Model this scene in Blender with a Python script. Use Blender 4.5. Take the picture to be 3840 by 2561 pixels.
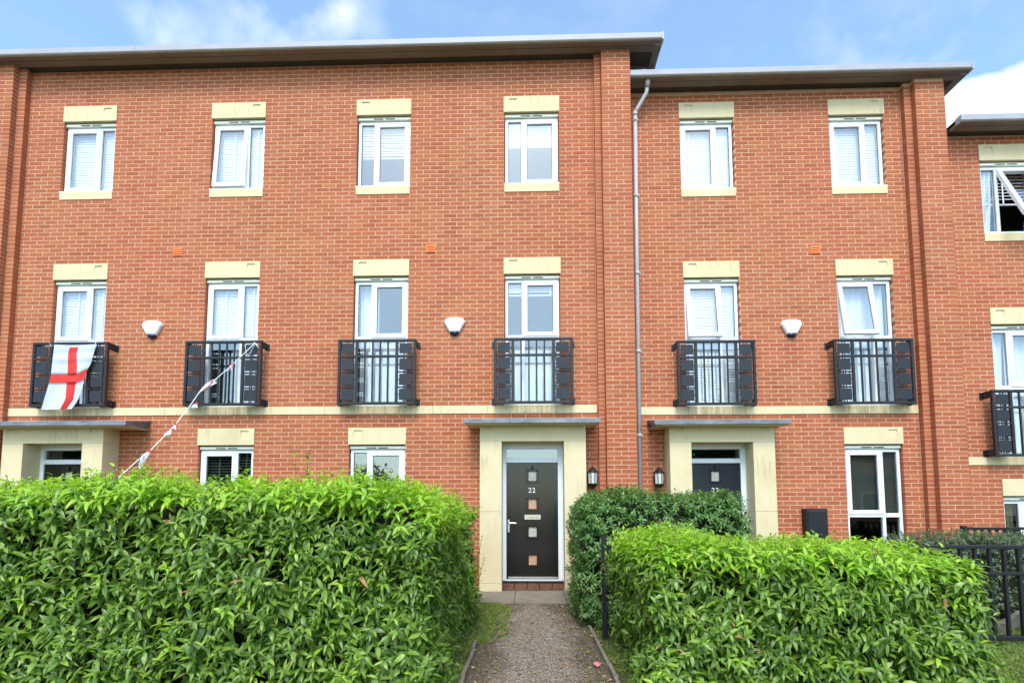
import bpy, math, random
import numpy as np
from mathutils import Vector, Matrix

for o in list(bpy.data.objects): bpy.data.objects.remove(o)
S = bpy.context.scene
COL = S.collection
rnd = random.Random(7)
G = 3.116            # height of the first-floor string course above the doorstep ground

# ------------------------------------------------------------------ camera
cd = bpy.data.cameras.new('camera')
cam = bpy.data.objects.new('camera', cd); COL.objects.link(cam)
R_ = Vector((0.9995852, 0.02877334, -0.00123201)); U_ = Vector((0.00343162, -0.07652245, 0.99706195))
F_ = Vector((-0.02859452, 0.9966526, 0.07658944))
cam.matrix_world = Matrix(((R_.x, U_.x, -F_.x, 3.06017), (R_.y, U_.y, -F_.y, -9.09388), (R_.z, U_.z, -F_.z, G - 1.69543), (0, 0, 0, 1)))
cd.sensor_fit = 'HORIZONTAL'; cd.sensor_width = 36; cd.lens = 18.75; cd.shift_y = 0.11825
cd.clip_start = 0.05; cd.clip_end = 3000
S.camera = cam
CAM = Vector((3.06017, -9.09388, G - 1.69543))

# ------------------------------------------------------------------ sky, sun, exposure
SUN_EL, SUN_AZ = math.radians(52), math.radians(183)     # azimuth clockwise from +Y: behind the camera
world = bpy.data.worlds.new('World'); S.world = world; world.use_nodes = True
wt = world.node_tree; wn = wt.nodes; wl = wt.links
for n in list(wn): wn.remove(n)
wo = wn.new('ShaderNodeOutputWorld'); bg = wn.new('ShaderNodeBackground'); sky = wn.new('ShaderNodeTexSky')
sky.sky_type = 'NISHITA'; sky.sun_disc = False; sky.sun_elevation = SUN_EL; sky.sun_rotation = SUN_AZ
sky.altitude = 50; sky.air_density = 1.0; sky.dust_density = 1.6; sky.ozone_density = 1.6
bg.inputs['Strength'].default_value = 0.15
tc = wn.new('ShaderNodeTexCoord')
def wmath(op, a, b=None, c=None, clamp=False):
    m = wn.new('ShaderNodeMath'); m.operation = op; m.use_clamp = clamp
    for i, v in enumerate((a, b, c)):
        if v is None: continue
        if isinstance(v, (int, float)): m.inputs[i].default_value = v
        else: wl.new(v, m.inputs[i])
    return m.outputs[0]
mp = wn.new('ShaderNodeMapping'); mp.inputs['Scale'].default_value = (1.0, 1.0, 2.4); mp.inputs['Location'].default_value = (0.35, 0.0, 0.2)
wl.new(tc.outputs['Generated'], mp.inputs['Vector'])
nz = wn.new('ShaderNodeTexNoise'); nz.inputs['Scale'].default_value = 3.4; nz.inputs['Detail'].default_value = 8; nz.inputs['Roughness'].default_value = 0.56
wl.new(mp.outputs[0], nz.inputs['Vector'])
wisp = wmath('MULTIPLY', wmath('SUBTRACT', nz.outputs['Fac'], 0.52), 2.6, clamp=True)
def blob(px, py, width, gain):
    """a cloud that stands in one direction of the sky"""
    d = F_ + R_ * ((px - 1920) / 2000) - U_ * ((py - 1734.6) / 2000); d.normalize()
    dp = wn.new('ShaderNodeVectorMath'); dp.operation = 'DISTANCE'; dp.inputs[1].default_value = d
    wl.new(tc.outputs['Generated'], dp.inputs[0])
    f = wmath('SUBTRACT', 1.0, wmath('DIVIDE', dp.outputs['Value'], width), clamp=True)
    return wmath('MULTIPLY', f, gain)
nz2 = wn.new('ShaderNodeTexNoise'); nz2.inputs['Scale'].default_value = 11; nz2.inputs['Detail'].default_value = 7
wl.new(tc.outputs['Generated'], nz2.inputs['Vector'])
cum = wmath('ADD', wmath('ADD', blob(3740, 510, 0.10, 1.5), blob(4080, 620, 0.17, 1.6)), blob(3560, 540, 0.08, 1.2))
cum = wmath('MULTIPLY', wmath('SUBTRACT', wmath('ADD', cum, wmath('MULTIPLY', nz2.outputs['Fac'], 1.5)), 1.12), 3.2, clamp=True)
soft = wmath('ADD', wmath('ADD', blob(1000, 50, 0.12, 0.75), blob(590, 110, 0.06, 0.8)), blob(1290, 50, 0.08, 0.6))
soft = wmath('ADD', soft, blob(3330, 180, 0.2, 0.45))
soft = wmath('MULTIPLY', soft, wmath('MULTIPLY', wmath('SUBTRACT', nz2.outputs['Fac'], 0.40), 3.6, clamp=True), clamp=True)
mask = wmath('MAXIMUM', wmath('MAXIMUM', cum, soft), wmath('ADD', wmath('MULTIPLY', wisp, 0.28), 0.06))
sep = wn.new('ShaderNodeSeparateXYZ'); wl.new(tc.outputs['Generated'], sep.inputs[0])
above = wmath('MULTIPLY', wmath('ADD', sep.outputs['Z'], 0.02), 20, clamp=True)
mask = wmath('MULTIPLY', mask, above)
gain = wn.new('ShaderNodeMix'); gain.data_type = 'RGBA'; gain.blend_type = 'MULTIPLY'; gain.inputs['Factor'].default_value = 1
gain.inputs['B'].default_value = (1.02, 1.22, 1.22, 1); wl.new(sky.outputs[0], gain.inputs['A'])
mixc = wn.new('ShaderNodeMix'); mixc.data_type = 'RGBA'
wl.new(mask, mixc.inputs['Factor']); wl.new(gain.outputs['Result'], mixc.inputs['A']); mixc.inputs['B'].default_value = (4.0, 4.2, 4.5, 1)
wl.new(mixc.outputs['Result'], bg.inputs['Color']); wl.new(bg.outputs[0], wo.inputs[0])

sl = bpy.data.lights.new('sun', 'SUN'); sun = bpy.data.objects.new('sun', sl); COL.objects.link(sun)
sl.energy = 1.4; sl.angle = math.radians(22); sl.color = (1.0, 0.96, 0.9)
sd = Vector((math.sin(SUN_AZ) * math.cos(SUN_EL), math.cos(SUN_AZ) * math.cos(SUN_EL), math.sin(SUN_EL)))
sun.rotation_euler = sd.to_track_quat('Z', 'Y').to_euler(); sun.location = (0, -6, 20)

S.view_settings.view_transform = 'Standard'; S.view_settings.look = 'None'
S.view_settings.exposure = 1.1; S.view_settings.gamma = 1.0; S.view_settings.use_curve_mapping = False
S.render.engine = 'CYCLES'
S.cycles.transparent_max_bounces = 16; S.cycles.max_bounces = 8

# ------------------------------------------------------------------ materials
def newmat(name):
    m = bpy.data.materials.new(name); m.use_nodes = True
    nt = m.node_tree; b = nt.nodes['Principled BSDF']
    return m, nt, b
def ramp(nt, fac, stops):
    r = nt.nodes.new('ShaderNodeValToRGB'); e = r.color_ramp.elements
    e[0].position, e[0].color = stops[0][0], (*stops[0][1], 1); e[1].position, e[1].color = stops[-1][0], (*stops[-1][1], 1)
    for p, c in stops[1:-1]:
        k = e.new(p); k.color = (*c, 1)
    nt.links.new(fac, r.inputs[0]); return r.outputs[0]
def noise(nt, scale, detail=4, rough=0.55, vec=None, mapping=None):
    t = nt.nodes.new('ShaderNodeTexCoord'); n = nt.nodes.new('ShaderNodeTexNoise')
    n.inputs['Scale'].default_value = scale; n.inputs['Detail'].default_value = detail; n.inputs['Roughness'].default_value = rough
    src = nt.nodes.new('ShaderNodeNewGeometry').outputs['Position'] if vec is None else t.outputs[vec]
    if mapping:
        mpn = nt.nodes.new('ShaderNodeMapping'); mpn.inputs['Scale'].default_value = mapping; nt.links.new(src, mpn.inputs[0]); src = mpn.outputs[0]
    nt.links.new(src, n.inputs['Vector']); return n.outputs['Fac']
def nmath(nt, op, a, b=None, clamp=False):
    m = nt.nodes.new('ShaderNodeMath'); m.operation = op; m.use_clamp = clamp
    for i, v in enumerate((a, b)):
        if v is None: continue
        if isinstance(v, (int, float)): m.inputs[i].default_value = v
        else: nt.links.new(v, m.inputs[i])
    return m.outputs[0]
def mixrgb(nt, fac, a, b, mode='MIX'):
    m = nt.nodes.new('ShaderNodeMix'); m.data_type = 'RGBA'; m.blend_type = mode
    for k, v in (('Factor', fac), ('A', a), ('B', b)):
        if isinstance(v, (int, float)): m.inputs[k].default_value = v
        elif isinstance(v, tuple): m.inputs[k].default_value = (*v, 1)
        else: nt.links.new(v, m.inputs[k])
    return m.outputs['Result']
def bump(nt, b, h, strength=0.3, dist=0.01):
    n = nt.nodes.new('ShaderNodeBump'); n.inputs['Strength'].default_value = strength; n.inputs['Distance'].default_value = dist
    nt.links.new(h, n.inputs['Height']); nt.links.new(n.outputs[0], b.inputs['Normal'])
def plain(name, col, rough=0.6, var=0.08, scale=6, metal=0, bumps=0, spec=0.5, fine=0):
    m, nt, b = newmat(name)
    n = noise(nt, scale, 5)
    c = ramp(nt, n, [(0.25, tuple(x * (1 - var) for x in col)), (0.75, tuple(min(1, x * (1 + var)) for x in col))])
    nt.links.new(c, b.inputs['Base Color']); b.inputs['Roughness'].default_value = rough; b.inputs['Metallic'].default_value = metal
    b.inputs['Specular IOR Level'].default_value = spec
    if bumps: bump(nt, b, noise(nt, fine or 60, 4), bumps, 0.004)
    return m
def island_random(nt):
    g = nt.nodes.new('ShaderNodeNewGeometry'); oi = nt.nodes.new('ShaderNodeObjectInfo')
    return nmath(nt, 'FRACT', nmath(nt, 'ADD', g.outputs['Random Per Island'], oi.outputs['Random']))

def brick_mat():
    m, nt, b = newmat('brick')
    r = island_random(nt)
    c = ramp(nt, r, [(0.0, (0.37, 0.096, 0.042)), (0.25, (0.41, 0.112, 0.048)), (0.5, (0.44, 0.126, 0.055)), (0.75, (0.415, 0.115, 0.047)), (0.93, (0.46, 0.145, 0.058)), (1.0, (0.42, 0.135, 0.070))])
    big = noise(nt, 0.55, 3)
    c = mixrgb(nt, ramp(nt, big, [(0.35, (0, 0, 0)), (0.7, (1, 1, 1))]), c, mixrgb(nt, 1.0, c, (1.05, 1.14, 1.22), 'MULTIPLY'))
    fine = noise(nt, 45, 5, 0.65, mapping=(1, 1, 2.0))
    c = mixrgb(nt, 0.55, c, ramp(nt, fine, [(0.3, (0.62, 0.60, 0.60)), (0.55, (1, 1, 1)), (0.8, (1.0, 1.0, 1.0))]), 'MULTIPLY')
    gp = nt.nodes.new('ShaderNodeNewGeometry'); dv = nt.nodes.new('ShaderNodeVectorMath'); dv.operation = 'DISTANCE'; dv.inputs[1].default_value = (4.72, -0.2, 1.42)
    nt.links.new(gp.outputs['Position'], dv.inputs[0])       # lichen patch low on the brick pier beside the downpipe
    lich = nmath(nt, 'MULTIPLY', nmath(nt, 'SUBTRACT', 0.42, nmath(nt, 'ADD', dv.outputs['Value'], nmath(nt, 'MULTIPLY', r, 0.18))), 3.2, clamp=True)
    c = mixrgb(nt, nmath(nt, 'MULTIPLY', lich, 0.7), c, (0.42, 0.27, 0.075))
    pale = noise(nt, 7.0, 6, 0.7)
    c = mixrgb(nt, ramp(nt, pale, [(0.68, (0, 0, 0)), (0.80, (0.35, 0.35, 0.35))]), c, (0.62, 0.40, 0.30))
    wear = noise(nt, 1.3, 6, 0.65, mapping=(1.6, 1.6, 0.5))
    c = mixrgb(nt, 0.5, c, ramp(nt, wear, [(0.30, (0.72, 0.70, 0.70)), (0.48, (1, 1, 1)), (0.62, (1, 1, 1)), (0.80, (1.12, 1.16, 1.2))]), 'MULTIPLY')
    nt.links.new(c, b.inputs['Base Color']); b.inputs['Roughness'].default_value = 0.88; b.inputs['Specular IOR Level'].default_value = 0.25
    bump(nt, b, noise(nt, 120, 4, 0.7), 0.35, 0.003)
    return m
def stone_mat():
    m, nt, b = newmat('cast_stone')
    n = noise(nt, 2.2, 6, 0.6)
    c = ramp(nt, n, [(0.3, (0.655, 0.53, 0.315)), (0.5, (0.69, 0.575, 0.355)), (0.75, (0.71, 0.605, 0.395))])
    streak = noise(nt, 5.0, 4, 0.6, mapping=(3.0, 3.0, 0.35))
    c = mixrgb(nt, 0.4, c, ramp(nt, streak, [(0.26, (0.80, 0.78, 0.70)), (0.42, (1, 1, 1))]), 'MULTIPLY')
    blot = nmath(nt, 'MULTIPLY', noise(nt, 1.7, 3), noise(nt, 14, 5, 0.7, mapping=(2.5, 2.5, 0.18)))
    c = mixrgb(nt, 0.6, c, ramp(nt, blot, [(0.10, (1, 1, 1)), (0.31, (1, 1, 1)), (0.44, (0.66, 0.62, 0.54))]), 'MULTIPLY')
    ps = nt.nodes.new('ShaderNodeNewGeometry'); sp = nt.nodes.new('ShaderNodeSeparateXYZ'); nt.links.new(ps.outputs['Position'], sp.inputs[0])
    drip = None          # algae washed down over the string course from the balcony sills
    for cx_ in (-4.9, -2.185, 0.49, 3.17, 6.335, 9.005):
        d_ = nmath(nt, 'MULTIPLY', nmath(nt, 'SUBTRACT', 0.50, nmath(nt, 'ABSOLUTE', nmath(nt, 'SUBTRACT', sp.outputs['X'], cx_))), 8.0, clamp=True)
        drip = d_ if drip is None else nmath(nt, 'MAXIMUM', drip, d_)
    zr = nmath(nt, 'MULTIPLY', nmath(nt, 'GREATER_THAN', sp.outputs['Z'], G - 0.16), nmath(nt, 'LESS_THAN', sp.outputs['Z'], G + 0.01))
    ds = ramp(nt, noise(nt, 9, 5, 0.75, mapping=(2.2, 1, 0.12)), [(0.44, (0, 0, 0)), (0.68, (0.75, 0.75, 0.75))])
    c = mixrgb(nt, nmath(nt, 'MULTIPLY', nmath(nt, 'MULTIPLY', drip, zr), ds), c, (0.20, 0.175, 0.11))
    g = noise(nt, 90, 3)
    c = mixrgb(nt, 0.35, c, ramp(nt, g, [(0.3, (0.84, 0.83, 0.8)), (0.7, (1, 1, 1))]), 'MULTIPLY')
    nt.links.new(c, b.inputs['Base Color']); b.inputs['Roughness'].default_value = 0.9
    bump(nt, b, g, 0.2, 0.002)
    return m
def glass_mat(name, refl, tint=(0.93, 0.96, 0.98)):
    m, nt, b = newmat(name); nt.nodes.remove(b)
    out = nt.nodes['Material Output']
    tr = nt.nodes.new('ShaderNodeBsdfTransparent'); tr.inputs[0].default_value = (*tint, 1)
    gl = nt.nodes.new('ShaderNodeBsdfGlossy'); gl.inputs['Roughness'].default_value = 0.015; gl.inputs['Color'].default_value = (0.95, 0.97, 1.0, 1)
    bp = nt.nodes.new('ShaderNodeBump'); bp.inputs['Strength'].default_value = 0.02; bp.inputs['Distance'].default_value = 0.02
    nt.links.new(noise(nt, 1.8, 2), bp.inputs['Height']); nt.links.new(bp.outputs[0], gl.inputs['Normal'])
    lw = nt.nodes.new('ShaderNodeLayerWeight'); lw.inputs[0].default_value = 0.5
    ge = nt.nodes.new('ShaderNodeNewGeometry')
    f = nmath(nt, 'ADD', nmath(nt, 'MULTIPLY', nmath(nt, 'POWER', lw.outputs['Facing'], 3.0), 0.6), refl, clamp=True)
    f = nmath(nt, 'MULTIPLY', f, nmath(nt, 'SUBTRACT', 1.0, ge.outputs['Backfacing']))     # the rear face of each pane only lets light through
    mx = nt.nodes.new('ShaderNodeMixShader'); nt.links.new(f, mx.inputs[0]); nt.links.new(tr.outputs[0], mx.inputs[1]); nt.links.new(gl.outputs[0], mx.inputs[2])
    nt.links.new(mx.outputs[0], out.inputs[0]); return m
def leaf_mat(name, stops, trans=0.35, rough=0.42, vein=True):
    m, nt, b = newmat(name); out = nt.nodes['Material Output']
    c = ramp(nt, island_random(nt), stops)
    n = noise(nt, 25, 3)
    c = mixrgb(nt, 0.5, c, ramp(nt, n, [(0.3, (0.78, 0.82, 0.75)), (0.7, (1, 1, 1))]), 'MULTIPLY')
    nt.links.new(c, b.inputs['Base Color']); b.inputs['Roughness'].default_value = rough; b.inputs['Specular IOR Level'].default_value = 0.5
    tl = nt.nodes.new('ShaderNodeBsdfTranslucent'); nt.links.new(mixrgb(nt, 1.0, c, (1.25, 1.35, 0.6), 'MULTIPLY'), tl.inputs[0])
    mx = nt.nodes.new('ShaderNodeMixShader'); mx.inputs[0].default_value = trans
    nt.links.new(b.outputs[0], mx.inputs[1]); nt.links.new(tl.outputs[0], mx.inputs[2]); nt.links.new(mx.outputs[0], out.inputs[0])
    return m
def path_mat():
    m, nt, b = newmat('gravel_path')
    t = nt.nodes.new('ShaderNodeNewGeometry'); v = nt.nodes.new('ShaderNodeTexVoronoi'); v.inputs['Scale'].default_value = 75
    nt.links.new(t.outputs['Position'], v.inputs['Vector'])
    cs = nt.nodes.new('ShaderNodeSeparateColor'); nt.links.new(v.outputs['Color'], cs.inputs[0])
    c = ramp(nt, cs.outputs[0], [(0.0, (0.07, 0.05, 0.035)), (0.35, (0.175, 0.132, 0.098)), (0.7, (0.25, 0.20, 0.15)), (1.0, (0.42, 0.36, 0.29))])
    sp = nt.nodes.new('ShaderNodeSeparateXYZ'); nt.links.new(t.outputs['Position'], sp.inputs[0])
    dx = nmath(nt, 'ABSOLUTE', nmath(nt, 'SUBTRACT', sp.outputs['X'], 3.15))
    edge = nmath(nt, 'ADD', nmath(nt, 'MULTIPLY', dx, 1.0), nmath(nt, 'MULTIPLY', noise(nt, 2.6, 6, 0.7), 0.75))
    yy = nmath(nt, 'MULTIPLY', nmath(nt, 'ADD', sp.outputs['Y'], 2.3), 0.28, clamp=True)
    edge = nmath(nt, 'ADD', edge, yy)
    dirt = ramp(nt, edge, [(0.60, (0, 0, 0)), (0.84, (0.85, 0.85, 0.85))])
    soil = ramp(nt, noise(nt, 30, 5, 0.7), [(0.3, (0.035, 0.024, 0.012)), (0.7, (0.11, 0.085, 0.04))])
    c = mixrgb(nt, dirt, c, soil)
    nt.links.new(c, b.inputs['Base Color']); b.inputs['Roughness'].default_value = 0.95
    bump(nt, b, v.outputs['Distance'], 0.8, 0.01)
    return m
def ground_mat():
    m, nt, b = newmat('soil_and_turf')
    c = ramp(nt, noise(nt, 9, 7, 0.7), [(0.3, (0.045, 0.032, 0.018)), (0.45, (0.09, 0.075, 0.03)), (0.6, (0.085, 0.11, 0.03)), (0.8, (0.14, 0.15, 0.05))])
    nt.links.new(c, b.inputs['Base Color']); b.inputs['Roughness'].default_value = 1.0
    bump(nt, b, noise(nt, 50, 5, 0.7), 0.8, 0.03)
    return m
def flank_mat():
    m, nt, b = newmat('flank_brickwork')
    t = nt.nodes.new('ShaderNodeNewGeometry'); s = nt.nodes.new('ShaderNodeSeparateXYZ'); nt.links.new(t.outputs['Position'], s.inputs[0])
    cb = nt.nodes.new('ShaderNodeCombineXYZ'); nt.links.new(nmath(nt, 'ADD', s.outputs['Y'], s.outputs['X']), cb.inputs[0]); nt.links.new(s.outputs['Z'], cb.inputs[1])
    br = nt.nodes.new('ShaderNodeTexBrick'); nt.links.new(cb.outputs[0], br.inputs[0])
    br.inputs['Color1'].default_value = (0.45, 0.14, 0.07, 1); br.inputs['Color2'].default_value = (0.5, 0.17, 0.085, 1); br.inputs['Mortar'].default_value = (0.55, 0.38, 0.26, 1)
    br.inputs['Scale'].default_value = 1; br.inputs['Brick Width'].default_value = 0.2428; br.inputs['Row Height'].default_value = 0.075; br.inputs['Mortar Size'].default_value = 0.006
    nt.links.new(br.outputs[0], b.inputs['Base Color']); b.inputs['Roughness'].default_value = 0.9; return m
def lead_mat():
    m, nt, b = newmat('lead')
    c = ramp(nt, noise(nt, 4, 6, 0.6, mapping=(1, 1, 3)), [(0.3, (0.13, 0.14, 0.165)), (0.5, (0.20, 0.21, 0.24)), (0.75, (0.30, 0.31, 0.34))])
    nt.links.new(c, b.inputs['Base Color']); b.inputs['Roughness'].default_value = 0.55; b.inputs['Metallic'].default_value = 0.3
    return m

M = {}
M['brick'] = brick_mat(); M['brick_dirty'] = plain('dirty_step_brick', (0.18, 0.075, 0.048), 0.95, 0.35, 14, bumps=0.4); M['stone'] = stone_mat(); M['flank'] = flank_mat(); M['lead'] = lead_mat()
M['mortar'] = plain('mortar', (0.61, 0.385, 0.26), 0.95, 0.12, 9, bumps=0.3)
M['upvc'] = plain('white_upvc', (0.80, 0.82, 0.86), 0.35, 0.02, 3)
M['cream'] = plain('cream_trim', (0.82, 0.79, 0.66), 0.6, 0.06, 5)
M['seal'] = plain('dark_gap', (0.03, 0.03, 0.028), 0.8, 0.1)
M['gutter'] = plain('grey_white_gutter', (0.38, 0.38, 0.43), 0.5, 0.07, 4)
M['soffit'] = plain('brown_soffit', (0.20, 0.165, 0.125), 0.8, 0.16, 3)
M['soffit_shaded'] = plain('shade_toned_soffit_board', (0.07, 0.052, 0.036), 0.9, 0.2, 3)  # inner board: the shade next to the wall is put into its colour
M['roof'] = plain('roof_slate', (0.12, 0.12, 0.13), 0.7, 0.1)
M['pipe'] = plain('grey_downpipe', (0.44, 0.44, 0.46), 0.45, 0.08, 4)
M['iron'] = plain('black_painted_iron', (0.008, 0.009, 0.012), 0.5, 0.15, 8)
M['plaque'] = plain('charcoal_plate', (0.013, 0.017, 0.026), 0.65, 0.2, 6)
M['glass'] = glass_mat('window_glass', 0.22, (0.97, 0.985, 0.99))
M['glass_dark'] = glass_mat('ground_floor_glass', 0.10, (0.6, 0.64, 0.62))
M['door_black'] = plain('black_door_paint', (0.013, 0.011, 0.010), 0.16, 0.3, 2)
M['door_navy'] = plain('navy_door_paint', (0.012, 0.016, 0.026), 0.22, 0.2, 2)
M['frost'] = plain('obscure_glass', (0.42, 0.40, 0.36), 0.35, 0.3, 25, bumps=0.5)
M['frost_tan'] = plain('tan_obscure_glass', (0.50, 0.30, 0.19), 0.35, 0.25, 25, bumps=0.5)
M['chrome'] = plain('brushed_metal', (0.72, 0.72, 0.70), 0.28, 0.05, 20, metal=1)
M['white'] = plain('white_plastic', (0.80, 0.80, 0.78), 0.4, 0.03, 12)
M['terracotta'] = plain('terracotta', (0.85, 0.24, 0.07), 0.8, 0.12, 20)
M['redtext'] = plain('faded_red_print', (0.62, 0.36, 0.36), 0.6, 0.05)
M['bluelens'] = plain('dark_blue_lens', (0.015, 0.018, 0.05), 0.2, 0.2)
M['flagwhite'] = leaf_mat('flag_white_cloth', [(0, (0.62, 0.66, 0.84)), (1, (0.68, 0.72, 0.87))], 0.15, 0.8)
M['flagred'] = leaf_mat('flag_red_cloth', [(0, (0.72, 0.035, 0.03)), (1, (0.80, 0.06, 0.05))], 0.1, 0.8)
M['rope'] = plain('white_string', (0.75, 0.75, 0.75), 0.8, 0.05)
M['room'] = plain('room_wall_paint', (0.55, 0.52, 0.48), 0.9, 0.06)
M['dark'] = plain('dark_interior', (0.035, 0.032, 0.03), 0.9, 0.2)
M['slat'] = plain('white_blind_slat', (0.82, 0.83, 0.86), 0.5, 0.03)
M['slat_dark'] = plain('grey_blind_slat', (0.45, 0.46, 0.44), 0.5, 0.05)
M['net'] = plain('white_curtain', (0.74, 0.77, 0.82), 0.9, 0.04)
M['curtain_cream'] = plain('cream_curtain', (0.68, 0.63, 0.48), 0.9, 0.05)
M['slab'] = plain('concrete_slab', (0.205, 0.17, 0.125), 0.92, 0.22, 5, bumps=0.4)
M['kerb'] = plain('timber_edging', (0.20, 0.165, 0.125), 0.9, 0.25, 12, bumps=0.5)
M['path'] = path_mat(); M['ground'] = ground_mat()
M['asphalt'] = plain('asphalt', (0.055, 0.055, 0.057), 0.95, 0.2, 30, bumps=0.4)
M['paving'] = plain('paving_stone', (0.30, 0.28, 0.25), 0.9, 0.1, 6, bumps=0.3)
M['leaf_old'] = leaf_mat('laurel_leaf', [(0, (0.080, 0.160, 0.020)), (0.3, (0.125, 0.225, 0.028)), (0.6, (0.165, 0.285, 0.036)), (0.85, (0.22, 0.35, 0.046)), (1, (0.30, 0.42, 0.06))], 0.30, 0.38)
M['leaf_new'] = leaf_mat('young_laurel_leaf', [(0, (0.24, 0.45, 0.03)), (0.4, (0.34, 0.57, 0.04)), (0.8, (0.44, 0.64, 0.06)), (1, (0.52, 0.62, 0.10))], 0.42, 0.42)
M['leaf_bush'] = leaf_mat('privet_leaf', [(0, (0.06, 0.145, 0.03)), (0.4, (0.11, 0.235, 0.05)), (0.8, (0.17, 0.31, 0.075)), (1, (0.27, 0.39, 0.14))], 0.25, 0.4)
M['leaf_grey'] = leaf_mat('grey_green_leaf', [(0, (0.07, 0.12, 0.06)), (0.5, (0.14, 0.21, 0.10)), (1, (0.23, 0.30, 0.17))], 0.2, 0.6)
M['leaf_tree'] = leaf_mat('tree_leaf', [(0, (0.03, 0.07, 0.015)), (0.5, (0.06, 0.12, 0.02)), (1, (0.11, 0.18, 0.04))], 0.3, 0.5)
M['leaf_yellow'] = leaf_mat('yellow_leaf', [(0, (0.45, 0.42, 0.02)), (1, (0.30, 0.46, 0.03))], 0.3, 0.5)
M['leaf_brown'] = leaf_mat('dead_leaf', [(0, (0.22, 0.09, 0.03)), (0.5, (0.38, 0.20, 0.08)), (1, (0.50, 0.34, 0.18))], 0.1, 0.8)
M['grass'] = leaf_mat('grass_blade', [(0, (0.10, 0.18, 0.03)), (0.5, (0.19, 0.29, 0.05)), (0.85, (0.30, 0.34, 0.08)), (1, (0.42, 0.36, 0.15))], 0.3, 0.7)
M['twig'] = plain('twig_bark', (0.085, 0.05, 0.035), 0.9, 0.3, 20)
M['redtwig'] = plain('reddish_stem', (0.22, 0.09, 0.05), 0.8, 0.3, 20)
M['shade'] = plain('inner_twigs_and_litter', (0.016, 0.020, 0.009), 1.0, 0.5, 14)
M['pink'] = leaf_mat('pink_petal', [(0, (0.75, 0.06, 0.16)), (1, (0.8, 0.2, 0.28))], 0.3, 0.6)
M['blueprint'] = plain('blue_glaze', (0.03, 0.05, 0.38), 0.25, 0.1)
M['brass'] = plain('aged_brass', (0.62, 0.56, 0.36), 0.35, 0.1, 20, metal=0.8)
M['render'] = plain('pale_render', (0.55, 0.53, 0.48), 0.9, 0.06)
M['lampglass'] = plain('seeded_lamp_glass', (0.62, 0.63, 0.60), 0.15, 0.15, 30)
M['stain'] = plain('algae_stain', (0.30, 0.27, 0.17), 0.95, 0.3)

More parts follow.
